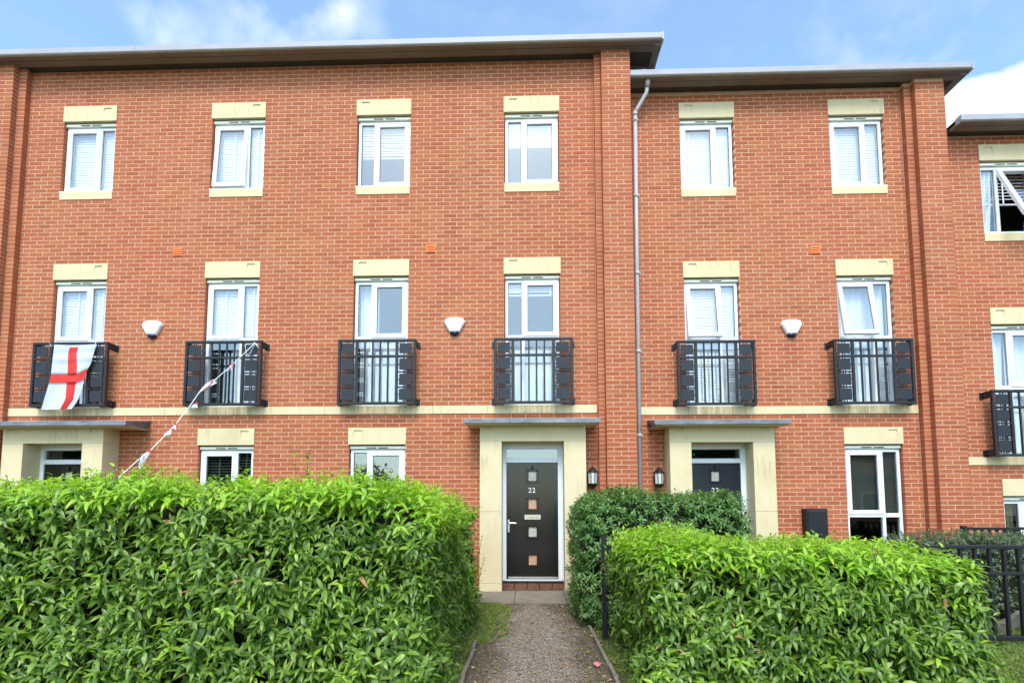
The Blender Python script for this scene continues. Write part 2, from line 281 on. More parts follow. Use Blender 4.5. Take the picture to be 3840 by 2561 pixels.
# ------------------------------------------------------------------ mesh helpers
class MB:
    def __init__(s): s.v = []; s.f = []; s.m = []
    def add(s, vs, fs, m=0):
        n = len(s.v); s.v += [tuple(v) for v in vs]; s.f += [tuple(i + n for i in f) for f in fs]; s.m += [m] * len(fs); return s
    def box(s, x0, x1, y0, y1, z0, z1, m=0):
        if x0 > x1: x0, x1 = x1, x0
        if y0 > y1: y0, y1 = y1, y0
        if z0 > z1: z0, z1 = z1, z0
        return s.add([(x0, y0, z0), (x1, y0, z0), (x1, y1, z0), (x0, y1, z0), (x0, y0, z1), (x1, y0, z1), (x1, y1, z1), (x0, y1, z1)],
                     [(0, 3, 2, 1), (4, 5, 6, 7), (0, 1, 5, 4), (1, 2, 6, 5), (2, 3, 7, 6), (3, 0, 4, 7)], m)
    def bbox(s, x0, x1, y0, y1, z0, z1, c=0.004, m=0):
        """box whose front (-y) edges are chamfered"""
        return s.add([(x0 + c, y0, z0 + c), (x1 - c, y0, z0 + c), (x1 - c, y0, z1 - c), (x0 + c, y0, z1 - c),
                      (x0, y0 + c, z0), (x1, y0 + c, z0), (x1, y0 + c, z1), (x0, y0 + c, z1),
                      (x0, y1, z0), (x1, y1, z0), (x1, y1, z1), (x0, y1, z1)],
                     [(0, 1, 2, 3), (4, 5, 1, 0), (5, 6, 2, 1), (6, 7, 3, 2), (7, 4, 0, 3), (8, 9, 5, 4), (9, 10, 6, 5), (10, 11, 7, 6), (11, 8, 4, 7), (11, 10, 9, 8)], m)
    def prism_x(s, prof, x0, x1, m=0):
        n = len(prof)
        vs = [(x0, y, z) for y, z in prof] + [(x1, y, z) for y, z in prof]
        fs = [(i, i + n, (i + 1) % n + n, (i + 1) % n) for i in range(n)] + [tuple(range(n)), tuple(range(2 * n - 1, n - 1, -1))]
        return s.add(vs, fs, m)
    def prism_y(s, prof, y0, y1, m=0):
        n = len(prof)
        vs = [(x, y0, z) for x, z in prof] + [(x, y1, z) for x, z in prof]
        fs = [(i, (i + 1) % n, (i + 1) % n + n, i + n) for i in range(n)] + [tuple(range(n - 1, -1, -1)), tuple(range(n, 2 * n))]
        return s.add(vs, fs, m)
    def rings(s, rings, m=0, cap=True):
        n = len(rings[0]); vs = [p for r in rings for p in r]; fs = []
        for k in range(len(rings) - 1):
            a = k * n; b = a + n
            for i in range(n):
                j = (i + 1) % n; fs.append((a + i, a + j, b + j, b + i))
        if cap: fs.append(tuple(range(n - 1, -1, -1))); fs.append(tuple(range(len(vs) - n, len(vs))))
        return s.add(vs, fs, m)
    def lathe(s, cx, cy, prof, n=10, m=0, a0=0.0):
        return s.rings([[(cx + r * math.cos(a0 + 2 * math.pi * i / n), cy + r * math.sin(a0 + 2 * math.pi * i / n), z) for i in range(n)] for r, z in prof], m)
    def tube(s, pts, r, n=7, m=0):
        pts = [Vector(p) for p in pts]; rs = r if isinstance(r, (list, tuple)) else [r] * len(pts); rings = []
        for i, p in enumerate(pts):
            t = (pts[min(i + 1, len(pts) - 1)] - pts[max(i - 1, 0)]).normalized()
            a = t.cross(Vector((0, 1, 0)) if abs(t.y) < 0.9 else Vector((1, 0, 0))).normalized(); b = t.cross(a)
            rings.append([tuple(p + (a * math.cos(2 * math.pi * k / n) + b * math.sin(2 * math.pi * k / n)) * rs[i]) for k in range(n)])
        return s.rings(rings, m)
    def build(s, name, mats, parent=None, smooth=False):
        me = bpy.data.meshes.new(name)
        off = wloc(parent)
        me.from_pydata([(v[0] - off[0], v[1] - off[1], v[2] - off[2]) for v in s.v], [], s.f)
        mats = mats if isinstance(mats, (list, tuple)) else [mats]
        for k in mats: me.materials.append(M[k])
        if len(mats) > 1: me.polygons.foreach_set('material_index', s.m)
        if smooth: me.polygons.foreach_set('use_smooth', [True] * len(me.polygons))
        me.update()
        o = bpy.data.objects.new(name, me); COL.objects.link(o)
        if parent: o.parent = parent
        return o
def wloc(o):
    v = Vector((0, 0, 0))
    while o is not None: v += o.location; o = o.parent
    return v
def tag(o, label=None, cat=None, group=None, kind=None):
    if label: o['label'] = label
    if cat: o['category'] = cat
    if group: o['group'] = group
    if kind: o['kind'] = kind
    return o
def thing(name, loc, label, cat, group=None):
    o = bpy.data.objects.new(name, None); o.empty_display_size = 0.1; COL.objects.link(o); o.location = loc
    return tag(o, label, cat, group)
def copy_tree(o, parent=None):
    c = o.copy(); COL.objects.link(c); c.parent = parent
    for ch in o.children: copy_tree(ch, c)
    return c
def np_mesh(name, V, Fq, mat, parent=None, matidx=None):
    """V (n,3); Fq list of (k, faces array (m,k))"""
    me = bpy.data.meshes.new(name); off = np.array(wloc(parent)); V = V - off
    me.vertices.add(len(V)); me.vertices.foreach_set('co', V.astype(np.float32).ravel())
    loops = np.concatenate([f.ravel() for f in Fq]); tot = np.concatenate([np.full(len(f), f.shape[1]) for f in Fq]); st = np.concatenate([[0], np.cumsum(tot)[:-1]])
    me.loops.add(len(loops)); me.loops.foreach_set('vertex_index', loops.astype(np.int32))
    me.polygons.add(len(tot)); me.polygons.foreach_set('loop_start', st.astype(np.int32)); me.polygons.foreach_set('loop_total', tot.astype(np.int32))
    for k in (mat if isinstance(mat, list) else [mat]): me.materials.append(M[k])
    me.polygons.foreach_set('use_smooth', [True] * len(tot))
    me.update(calc_edges=True); me.validate()
    if matidx is not None: me.polygons.foreach_set('material_index', matidx.astype(np.int32))
    o = bpy.data.objects.new(name, me); COL.objects.link(o)
    if parent: o.parent = parent
    return o
def text_mesh(name, txt, size, mat, loc, parent, depth=0.002, spacing=1.0):
    cu = bpy.data.curves.new(name, 'FONT'); cu.body = txt; cu.size = size; cu.extrude = depth; cu.align_x = 'CENTER'; cu.space_character = spacing
    t = bpy.data.objects.new('tmp', cu); COL.objects.link(t)
    dg = bpy.context.evaluated_depsgraph_get(); me = bpy.data.meshes.new_from_object(t.evaluated_get(dg)); bpy.data.objects.remove(t)
    me.name = name; me.materials.clear(); me.materials.append(M[mat])
    me.transform(Matrix.Rotation(math.radians(90), 4, 'X'))
    off = wloc(parent); me.transform(Matrix.Translation(Vector(loc) - off))
    o = bpy.data.objects.new(name, me); COL.objects.link(o); o.parent = parent; return o

# ------------------------------------------------------------------ ground, paths
MB().box(-60, 60, -70, 60, -0.4, -0.012).build('ground', 'ground')['kind'] = 'structure'
MB().box(2.56, 3.745, -6.2, -1.36, -0.1, 0.0).build('path', 'path')['kind'] = 'structure'
MB().box(-60, 60, -9.9, -6.2, -0.1, -0.002).build('pavement', 'paving')['kind'] = 'structure'
MB().box(-60, 60, -16, -10.0, -0.3, -0.008).build('road', 'asphalt')['kind'] = 'structure'
sb = MB()
for i, (a, b_) in enumerate(((2.02, 2.86), (2.87, 3.62), (3.63, 4.3))): sb.bbox(a, b_, -1.36, -0.30, -0.1, 0.012 + 0.003 * i)
sb.build('doorstep_paving', 'slab')['kind'] = 'structure'
def kerb(x, y0, y1, tilt, label):
    mb = MB(); n = 9
    for i in range(n):
        a = y0 + (y1 - y0) * i / n; b_ = y0 + (y1 - y0) * (i + 1) / n
        dx = tilt * (a - y0) + 0.004 * math.sin(i * 2.1); h = 0.035 + 0.006 * math.sin(i * 1.7)
        mb.box(x - 0.016 + dx, x + 0.016 + dx, a, b_ + 0.001, -0.08, h)
    return tag(mb.build('path_edging', 'kerb'), label, 'edging', 'edging strips along the front path')
kerb(2.535, -6.1, -3.55, 0.0, 'worn timber edging on the left side of the gravel path')
kerb(3.765, -6.1, -2.85, 0.0, 'worn timber edging on the right of the path, beside red plastic')

# ------------------------------------------------------------------ houses
UB, CB = 0.2428, 0.075
def bricks_in(x0, x1, z0, z1, holes, phase=0.0):
    """running bond rectangles of one plane; holes = (x0,x1,z0,z1)"""
    out = []; k0 = int(round((z0) / CB)); k1 = int(math.floor((z1 + 1e-6) / CB))
    for k in range(k0, k1):
        a, b_ = k * CB, (k + 1) * CB; zc = (a + b_) / 2
        segs = [(x0, x1, False, False)]
        for h in holes:
            if h[2] < zc < h[3]:
                ns = []
                for s0, s1, e0, e1 in segs:
                    if h[1] <= s0 or h[0] >= s1: ns.append((s0, s1, e0, e1)); continue
                    if h[0] > s0: ns.append((s0, h[0], e0, True))
                    if h[1] < s1: ns.append((h[1], s1, True, e1))
                segs = ns
        off = phase + (0.5 * UB if k % 2 else 0.0)
        for s0, s1, e0, e1 in segs:
            i = math.floor((s0 - off) / UB)
            while True:
                p, q = off + i * UB, off + (i + 1) * UB; i += 1
                if p >= s1 - 0.035: break
                p = max(p, s0); q = min(q, s1)
                if s1 - q < 0.05: q = s1
                if q - p < 0.05: continue
                out.append((p, q, a, b_, e0 and abs(p - s0) < 1e-6, e1 and abs(q - s1) < 1e-6))
    return out
JT = 0.0060
def brickwork(house, walls, maxsingle):
    """walls: (x0,x1,z0,z1,plane,holes,phase,deep) -> singles + one stuff part"""
    allb = []
    for x0, x1, z0, z1, y, holes, phase, deep in walls:
        for p, q, a, b_, e0, e1 in bricks_in(x0, x1, z0, z1, holes, phase):
            l = p if (e0 or abs(p - x0) < 1e-6 and deep) else p + JT
            r = q if (e1 or abs(q - x1) < 1e-6 and deep) else q - JT
            if abs(p - x0) < 1e-6 and not deep: l = p + JT * 0.5
            d = 0.1 if (e0 or e1 or deep) else 0.02
            allb.append((l, r, y + rnd.uniform(-0.0012, 0.0012), y + d, a + JT + rnd.uniform(-.0006, .0006), b_ - JT + rnd.uniform(-.0006, .0006), abs(q - p - UB) < 1e-4 and d < 0.05))
    full = [i for i, b_ in enumerate(allb) if b_[6] and b_[4] > 1.75]
    def dist(i):
        b_ = allb[i]; return (Vector(((b_[0] + b_[1]) / 2, b_[2], b_[4])) - CAM).length
    full.sort(key=dist); single = set(full[:maxsingle])
    w, h = UB - 2 * JT, CB - 2 * JT
    proto = MB().bbox(-w / 2, w / 2, 0, 0.02, -h / 2, h / 2, 0.0025)
    me = None; off = wloc(house)
    for i in single:
        b_ = allb[i]
        if me is None:
            o = proto.build('brick', 'brick'); me = o.data
        else:
            o = bpy.data.objects.new('brick', me); COL.objects.link(o)
        o.parent = house; o.location = (((b_[0] + b_[1]) / 2) - off[0], b_[2] - off[1], (b_[4] + b_[5]) / 2 - off[2])
    mb = MB()
    for i, b_ in enumerate(allb):
        if i not in single: mb.bbox(b_[0], b_[1], b_[2], b_[3], b_[4], b_[5], 0.0025)
    mb.build('brickwork', 'brick', house)['kind'] = 'stuff'
def slab_with_holes(mb, x0, x1, z0, z1, y0, y1, holes):
    g = 0.004
    holes = [(a - g, b_ + g, c - g, d + g) for a, b_, c, d in holes]
    xs = sorted({x0, x1} | {min(max(v, x0), x1) for h in holes for v in h[:2]}); zs = sorted({z0, z1} | {min(max(v, z0), z1) for h in holes for v in h[2:]})
    for i in range(len(xs) - 1):
        run = None
        for j in range(len(zs) - 1):
            cx, cz = (xs[i] + xs[i + 1]) / 2, (zs[j] + zs[j + 1]) / 2
            solid = not any(h[0] < cx < h[1] and h[2] < cz < h[3] for h in holes)
            if solid:
                if run is None: run = zs[j]
                end = zs[j + 1]
            if (not solid or j == len(zs) - 2) and run is not None:
                mb.box(xs[i], xs[i + 1], y0, y1, run, end); run = None

def stone_with_key(x0, x1, y0, y1, z0, z1, keys):
    """block whose face carries small sunk squares (deep at the top, running out to nothing)"""
    mb = MB(); c = 0.004
    xs = [x0] + [v for k in sorted(keys) for v in (k[0], k[1])] + [x1]
    for i in range(len(xs) - 1):
        if i % 2 == 0:
            mb.box(xs[i], xs[i + 1], y0, y1, z0, z1)
        else:
            kz0, kz1 = keys[i // 2][2:4]
            mb.box(xs[i], xs[i + 1], y0, y1, z0, kz0); mb.box(xs[i], xs[i + 1], y0, y1, kz1, z1)
            mb.prism_x([(y0, kz0), (y1, kz0), (y1, kz1), (y0 + 0.016, kz1)], xs[i], xs[i + 1])
    return mb

def eaves(house, x0, x1, yw, zs, left_end=False, right_over=None, joints=(), depth=9.0, roofrise=1.1, x_int=None):
    """soffit boards, gutter box and roof; yw = wall plane, zs = soffit height"""
    MB().box(x0, x1, yw - 0.125, yw + 0.2, zs + 0.012, zs + 0.04).build('soffit', 'soffit_shaded', house); MB().box(x0, x1, yw - 0.255, yw - 0.13, zs - 0.006, zs + 0.03).build('soffit', 'soffit', house)
    g = MB(); prof = [(yw - 0.262, zs + 0.0), (yw - 0.262, zs + 0.115), (yw - 0.385, zs + 0.125), (yw - 0.395, zs + 0.12), (yw - 0.39, zs + 0.03), (yw - 0.382, zs + 0.008), (yw - 0.365, zs - 0.008)]
    g.prism_x(prof, x0, x1)
    g.m = [1 if i in (4, 5, 6) else 0 for i in range(len(g.f))]  # lower gutter faces take the brown soffit colour
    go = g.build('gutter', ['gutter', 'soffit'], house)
    for j in joints:
        cxy, czz = yw - 0.33, zs + 0.05
        pj = [(cxy + (p[0] - cxy) * 1.05, czz + (p[1] - czz) * 1.05) for p in prof]
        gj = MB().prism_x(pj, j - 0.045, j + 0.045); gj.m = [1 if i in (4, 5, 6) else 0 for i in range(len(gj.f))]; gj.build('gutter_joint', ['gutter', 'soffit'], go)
    r = MB()
    y0 = yw - 0.30; y1 = yw + depth
    r.add([(x0, y0, zs + 0.10), (x1, y0, zs + 0.10), (x1, y1, zs + 0.10), (x0, y1, zs + 0.10), (x0 + 2.5, (y0 + y1) / 2, zs + roofrise), (x1 - 2.5, (y0 + y1) / 2, zs + roofrise)],
          [(0, 1, 5, 4), (1, 2, 5), (2, 3, 4, 5), (3, 0, 4), (3, 2, 1, 0)])
    r.build('roof', 'roof', house)
    if right_over:
        xa, xb = right_over
        MB().box(xa, xb - 0.135, yw + 0.2, y1, zs, zs + 0.03).box(x1 - 0.13, x1 - 0.02, yw - 0.25, y1, zs - 0.004, zs + 0.022).build('soffit', 'soffit', house)
        MB().box(x1 - 0.115, x1 + 0.004, yw - 0.36, y1, zs - 0.002, zs + 0.13).box(x1 - 0.02, x1 + 0.008, yw - 0.40, yw - 0.26, zs - 0.01, zs + 0.13).build('fascia', 'gutter', house)

# -- window builder -----------------------------------------------------------
def wbox(name, mat, parent, *a): return MB().bbox(*a).build(name, mat, parent)
def pane(parent, x0, x1, y, z0, z1, mat='glass', name='pane'):
    return MB().box(x0, x1, y, y + 0.006, z0, z1).build(name, mat, parent)
def window(house, x0, x1, z0, z1, yw, narrow, top_only=True, tilt=0.0, split=None, glass='glass', label=None, sill=True, handle=False):
    """window in the opening; narrow = side of the fixed narrow light; split = transom height for the tall french windows"""
    w = bpy.data.objects.new('window', None); COL.objects.link(w); w.parent = house
    w.location = Vector(((x0 + x1) / 2, yw, z0)) - wloc(house)
    if label: w['label'] = label
    f0 = yw + 0.065
    # cream ventilator strip under the lintel
    MB().box(x0 - 0.01, x1 + 0.01, yw + 0.052, yw + 0.2, z1 - 0.02, z1 + 0.02).build('shadow_gap', 'seal', w)
    MB().bbox(x0 + 0.004, x1 - 0.004, yw + 0.028, yw + 0.12, z1 - 0.072, z1 - 0.020, 0.006).build('trickle_vent', 'cream', w)
    sl = MB(); cx = (x0 + x1) / 2
    sl.box(cx - 0.19, cx - 0.02, yw + 0.024, yw + 0.03, z1 - 0.060, z1 - 0.046); sl.box(cx + 0.02, cx + 0.19, yw + 0.024, yw + 0.03, z1 - 0.060, z1 - 0.046)
    sl.build('vent_slot', 'seal', w)
    fz1 = z1 - 0.080; e = 0.012
    T = 0.052; fx0, fx1 = x0 + e, x1 - e
    fr = MB(); yb = yw + 0.135
    fr.bbox(fx0, fx1, f0, yb, fz1 - T, fz1, 0.004); fr.bbox(fx0, fx1, f0, yb, z0 + 0.012, z0 + 0.012 + T, 0.004)
    fr.bbox(fx0, fx0 + T, f0, yb, z0 + 0.012 + T, fz1 - T, 0.004); fr.bbox(fx1 - T, fx1, f0, yb, z0 + 0.012 + T, fz1 - T, 0.004)
    nw = 0.235
    if narrow == 'L': mx0 = fx0 + T + nw; n0, n1, c0, c1 = fx0 + T, mx0, mx0 + T, fx1 - T
    else: mx0 = fx1 - T - nw - T; n0, n1, c0, c1 = mx0 + T, fx1 - T, fx0 + T, mx0
    fr.bbox(mx0, mx0 + T, f0 + 0.001, yb - 0.001, z0 + 0.012 + T, fz1 - T, 0.004)
    ub = z0 + 0.012 + T; ut = fz1 - T
    if split:
        fr.bbox(fx0 + T, mx0, f0 + 0.001, yb - 0.001, split - 0.035, split + 0.035, 0.004)
        fr.bbox(mx0 + T, fx1 - T, f0 + 0.001, yb - 0.001, split - 0.035, split + 0.035, 0.004)
        pane(w, fx0 + T, mx0, f0 + 0.035, ub, split - 0.035, glass); pane(w, mx0 + T, fx1 - T, f0 + 0.035, ub, split - 0.035, glass)
        ub = split + 0.035
    fr.build('frame', 'upvc', w)
    gk = MB()
    gk.box(n0, n1, f0 + 0.030, f0 + 0.034, ut - 0.008, ut).box(n0, n0 + 0.007, f0 + 0.030, f0 + 0.034, ub, ut).box(n1 - 0.007, n1, f0 + 0.030, f0 + 0.034, ub, ut)
    gk.build('gasket', 'seal', w)
    pane(w, n0, n1, f0 + 0.035, ub, ut, glass)
    # opening sash, top hung
    hz = ut + 0.02; s = bpy.data.objects.new('sash', None); COL.objects.link(s); s.parent = w
    s.location = Vector(((c0 + c1) / 2, f0 - 0.012, hz)) - wloc(w)
    a, b_ = c0 - 0.022, c1 + 0.022; zb = ub - 0.022; ST = 0.074
    sm = MB(); ys, ye = f0 - 0.014, f0 + 0.045
    sm.bbox(a, b_, ys, ye, hz - ST, hz, 0.006); sm.bbox(a, b_, ys, ye, zb, zb + ST, 0.006)
    sm.bbox(a, a + ST, ys, ye, zb + ST, hz - ST, 0.006); sm.bbox(b_ - ST, b_, ys, ye, zb + ST, hz - ST, 0.006)
    gk = MB(); ys2 = f0 + 0.016
    gk.box(a + ST, b_ - ST, ys2, ys2 + 0.003, hz - ST - 0.009, hz - ST).box(a + ST, a + ST + 0.006, ys2, ys2 + 0.003, zb + ST, hz - ST).box(b_ - ST - 0.006, b_ - ST, ys2, ys2 + 0.003, zb + ST, hz - ST)
    s2 = sm.add([], []).build('sash_frame', 'upvc', None); bpy.data.objects.remove(s)
    s2.name = 'sash'; s2.parent = w
    piv = Vector(((c0 + c1) / 2, f0, hz))
    s2.data.transform(Matrix.Translation(-piv)); s2.location = piv - wloc(w)
    p2 = MB().box(a + ST, b_ - ST, f0 + 0.02, f0 + 0.026, zb + ST, hz - ST).build('pane', glass, None); p2.parent = w; p2.data.transform(Matrix.Translation(-piv)); p2.location = piv - wloc(w)
    g2 = gk.build('gasket', 'seal', None); g2.parent = w; g2.data.transform(Matrix.Translation(-piv)); g2.location = piv - wloc(w)
    for ob in (s2, p2, g2): ob.rotation_euler = (-math.radians(tilt), 0, 0)
    if sill: MB().bbox(x0 - 0.012, x1 + 0.012, yw - 0.012, yw + 0.14, z0 - 0.006, z0 + 0.014, 0.003).build('sill', 'cream', w)
    # lining and room behind
    rm = MB(); y2 = yw + 0.14; y3 = yw + 1.7
    for q in (((x0 - 0.5, x0 - 0.46), (z0 - 0.3, z1 + 0.2)), ((x1 + 0.46, x1 + 0.5), (z0 - 0.3, z1 + 0.2))): rm.box(q[0][0], q[0][1], y2 + 0.14, y3, q[1][0], q[1][1])
    rm.box(x0 - 0.46, x1 + 0.46, y3, y3 + 0.04, z0 - 0.3, z1 + 0.2); rm.box(x0 - 0.46, x1 + 0.46, y2 + 0.14, y3, z0 - 0.3, z0 - 0.26); rm.box(x0 - 0.46, x1 + 0.46, y2 + 0.14, y3, z1 + 0.16, z1 + 0.2)
    return w, rm

def blind(x0, x1, ztop, zbot, y, label, tilt=62, pitch=0.05, mat='slat', tapes=(0.25, 0.78), group='blinds behind the windows'):
    t = thing('venetian_blind', ((x0 + x1) / 2, y, zbot), label, 'blind', group)
    MB().box(x0, x1, y - 0.02, y + 0.025, ztop - 0.04, ztop).build('headrail', mat, t)
    n = int((ztop - 0.05 - zbot) / pitch); me = None
    for i in range(n):
        if me is None:
            a = math.radians(tilt); h, d = 0.5 * 0.056 * math.sin(a), 0.5 * 0.056 * math.cos(a)
            mb = MB(); zc = ztop - 0.06
            mb.add([(x0, y - d, zc - h), (x1, y - d, zc - h), (x1, y - 0.004, zc + 0.002), (x0, y - 0.004, zc + 0.002), (x0, y + d, zc + h), (x1, y + d, zc + h)], [(0, 1, 2, 3), (3, 2, 5, 4)])
            o = mb.build('slat', mat, t); me = o.data
        else:
            o = bpy.data.objects.new('slat', me); COL.objects.link(o); o.parent = t; o.location = (0, 0, -i * pitch)
    for f in tapes:
        x = x0 + (x1 - x0) * f
        MB().box(x - 0.012, x + 0.012, y - 0.034, y - 0.031, zbot, ztop).build('ladder_tape', mat, t)
    MB().box(x0, x1, y - 0.02, y + 0.02, zbot - 0.02, zbot).build('bottom_rail', mat, t)
    return t
def curtain(x0, x1, z0, z1, y, label, mat='net', waves=6, skew=0.0):
    n = 40; V = []; Fc = []
    for j, z in enumerate((z1, (z0 + z1) / 2, z0)):
        for i in range(n + 1):
            f = i / n; k = skew * (j / 2) ** 1.5
            V.append((x0 + (x1 - x0) * (f * (1 - abs(k)) + (0 if k > 0 else -k)), y + 0.025 * math.sin(f * waves * 6.28 + j * 0.4), z))
    for j in range(2):
        for i in range(n): a = j * (n + 1) + i; Fc.append((a, a + 1, a + n + 2, a + n + 1))
    o = MB().add(V, Fc).build('curtain', mat, None, True)
    return tag(o, label, 'curtain')

# -- house shells --------------------------------------------------------------
def W3(c): return G + c * CB
TOPZ = (W3(53), W3(71)); MIDZ = (G, W3(31))
H1 = thing('terraced_house', (-1.0, 0, 0), 'tallest red brick three-storey terraced house block, holding the black door numbered 22', 'house')
H2 = thing('terraced_house', (7.5, 0.25, 0), 'middle red brick terraced house with door 23, one step lower than the tall block', 'house')
H3 = thing('terraced_house', (13.0, 0.28, 0), 'lowest red brick terraced house, cut off by the right edge', 'house')
WX1 = [(-5.4515, -4.4805), (-2.671, -1.700), (0.0, 0.971), (2.671, 3.642)]
WX2 = [(5.869, 6.840), (8.553, 9.524)]
WX3 = [(11.195, 12.166)]
GZ = (G - 2.475, G - 0.675)
def holes_for(wx, yoff, ground):
    h = []
    for x0, x1 in wx:
        h.append((x0, x1, TOPZ[0] - 2 * CB + yoff, TOPZ[1] + 4 * CB + yoff)); h.append((x0, x1, MIDZ[0] + yoff, MIDZ[1] + 4 * CB + yoff))
    for x0, x1 in ground: h.append((x0, x1, GZ[0] + yoff - 0.075, GZ[1] + 4 * CB + yoff))
    return h
P22, P21, P23 = 0.0, -8.11, 3.175       # x shifts of the three porches
def porch_hole(dx): return (2.30 + dx, 4.0 + dx, -0.2, G - 0.39)
SC = (G - 0.15, G)
h1 = holes_for(WX1, 0, [(-2.671, -1.700), (-0.02, 0.955)]) + [porch_hole(P22), porch_hole(P21), (-6.2, 4.3, SC[0], SC[1])]
h2 = holes_for(WX2, 0, [(8.553, 9.53)]) + [porch_hole(P23), (4.8, 9.9, SC[0], SC[1])]
h3 = holes_for(WX3, -0.9, [(11.195, 12.166)]) + [(10, 20, SC[0] - 0.9, SC[1] - 0.9)]
def k(z): return math.floor(z / CB) * CB
ZS1, ZS2, ZS3 = G + 6.31, G + 5.84, G + 4.90
ZO = G - 41 * CB - 0.001   # brick courses line up with the string course
def shift(hs): return hs
# courses are laid relative to G: work in z' = z - G then move up
def rel(hs): return [(a, b_, c - G, d - G) for a, b_, c, d in hs]
def lay(house, walls, n):
    conv = []
    for x0, x1, z1, y, hs, ph, deep in walls: conv.append((x0, x1, -42 * CB, math.floor((z1 - G) / CB) * CB, y, rel(hs), ph, deep))
    # brickwork() works at z' ; shift by patching bricks_in output
    global bricks_in
    orig = bricks_in
    def shifted(*a):
        return [(p, q, a_ + G, b_ + G, e0, e1) for p, q, a_, b_, e0, e1 in orig(*a)]
    bricks_in = shifted
    brickwork(house, conv, n)
    bricks_in = orig
lay(H1, [(-6.13, 4.27, ZS1, 0.0, h1, 0.0, False), (4.27, 4.387, ZS1, -0.1, [], 4.27, True), (4.387, 4.895, ZS1, -0.2, [], 4.387 + 0.0, True),
         (-6.275, -6.13, ZS1, -0.1, [porch_hole(P21)], -6.27, True), (-6.79, -6.28, ZS1, -0.2, [], -6.79, True), (-8.6, -6.79, ZS1, 0.0, [], 0, False)], 300)
lay(H2, [(4.895, 9.84, ZS2, 0.25, h2, 8.553, False), (9.84, 9.965, ZS2, 0.15, [], 9.84, True), (9.965, 10.475, ZS2, 0.05, [], 9.965, True)], 300)
lay(H3, [(10.475, 15.5, ZS3, 0.28, h3, 11.195, False)], 300)
def shell(house, x0, x1, yw, zt, holes, piers, depth=9.0):
    mb = MB(); slab_with_holes(mb, x0, x1, -0.3, zt, yw + 0.0035, yw + 0.27, holes)
    for a, b_, y, hs in piers: slab_with_holes(mb, a + 0.006, b_ - 0.006, -0.3, zt, y + 0.0035, yw + 0.0064, hs)
    mb.build('wall', 'mortar', house)
    f = MB().box(x0, x0 + 0.25, yw + 0.275, yw + depth - 0.3, -0.3, zt).box(x1 - 0.25, x1, yw + 0.275, yw + depth - 0.3, -0.3, zt).box(x0, x1, yw + depth - 0.3, yw + depth, -0.3, zt)
    f.build('flank_wall', 'flank', house)
def inset(hs): return hs
shell(H1, -8.6, 4.885, 0.0, ZS1, h1, [(4.27, 4.39, -0.1, []), (4.387, 4.895, -0.2, []), (-6.275, -6.13, -0.1, [porch_hole(P21)]), (-6.79, -6.275, -0.2, [])])
shell(H2, 4.90, 10.465, 0.25, ZS2, h2, [(9.84, 9.97, 0.15, []), (9.965, 10.475, 0.05, [])])
shell(H3, 10.48, 15.5, 0.28, ZS3, h3, [])
eaves(H1, -8.6, 5.44, 0.0, ZS1, right_over=(4.9, 5.44), joints=(-3.93, 2.03), roofrise=1.0)
eaves(H2, 4.90, 10.84, 0.25, ZS2, right_over=(10.48, 10.84), joints=(5.15, 8.55), roofrise=0.9)
eaves(H3, 10.60, 15.5, 0.28, ZS3, joints=(12.9,), roofrise=0.8)

# string courses in separate stones
def string_course(house, x0, x1, yw, z0, z1):
    t = bpy.data.objects.new('string_course', None); COL.objects.link(t); t.parent = house; t.location = Vector((x0, yw, z0)) - wloc(house)
    n = max(1, round((x1 - x0) / 0.93)); L = (x1 - x0) / n
    for i in range(n): MB().bbox(x0 + i * L + 0.0015, x0 + (i + 1) * L - 0.0015, yw - 0.012, yw + 0.02, z0 + 0.004, z1 - 0.003, 0.003).build('stone_block', 'stone', t)
string_course(H1, -6.13, 4.265, 0.0, SC[0], SC[1]); string_course(H2, 4.90, 9.835, 0.25, SC[0], SC[1]); string_course(H3, 10.48, 15.4, 0.28, SC[0] - 0.9, SC[1] - 0.9)
def lintel(house, x0, x1, yw, zb, side):
    keys = []
    if side == 'L': keys = [(x0 + 0.085, x0 + 0.225, zb + 0.09, zb + 0.25)]
    if side == 'R': keys = [(x1 - 0.225, x1 - 0.085, zb + 0.09, zb + 0.25)]
    stone_with_key(x0 - 0.014, x1 + 0.014, yw - 0.018, yw + 0.20, zb + 0.002, zb + 4 * CB - 0.004, keys).build('lintel', 'stone', house)
def sillstone(house, x0, x1, yw, zt):
    MB().bbox(x0 - 0.004, x1 + 0.004, yw - 0.010, yw + 0.2, zt - 2 * CB + 0.004, zt, 0.004).build('sill_stone', 'stone', house)

rooms = {}
def do_window(house, key, x, z, yw, narrow, side, **kw):
    w, rm = window(house, x[0], x[1], z[0], z[1], yw, narrow, **kw)
    rooms[key] = (w, rm)
    lintel(house, x[0], x[1], yw, z[1], side)
    return w
tz = TOPZ; mz = MIDZ; SP = G + 16.2 * CB
sides = ['R', 'R', 'L', 'L']; nar = ['R', 'R', 'L', 'L']
for i, x in enumerate(WX1):
    do_window(H1, 'h1t%d' % i, x, tz, 0.0, nar[i], sides[i], tilt=4.0 if i == 1 else 0.0, label='white window pushed slightly open at the bottom' if i == 1 else None)
    sillstone(H1, x[0], x[1], 0.0, tz[0])
    do_window(H1, 'h1m%d' % i, x, mz, 0.0, nar[i], sides[i], split=SP)
for i, x in enumerate(WX2):
    do_window(H2, 'h2t%d' % i, x, tz, 0.25, 'R', 'LR'[i])
    sillstone(H2, x[0], x[1], 0.25, tz[0])
    do_window(H2, 'h2m%d' % i, x, mz, 0.25, 'R', 'LR'[i], split=SP, tilt=(7.0, 9.5)[i], label='tall white window with its upper sash propped open')
x = WX3[0]
do_window(H3, 'h3t', x, (tz[0] - 0.9, tz[1] - 0.9), 0.28, 'L', 'L', tilt=24, label='white window with its wide sash swung far out from the top')
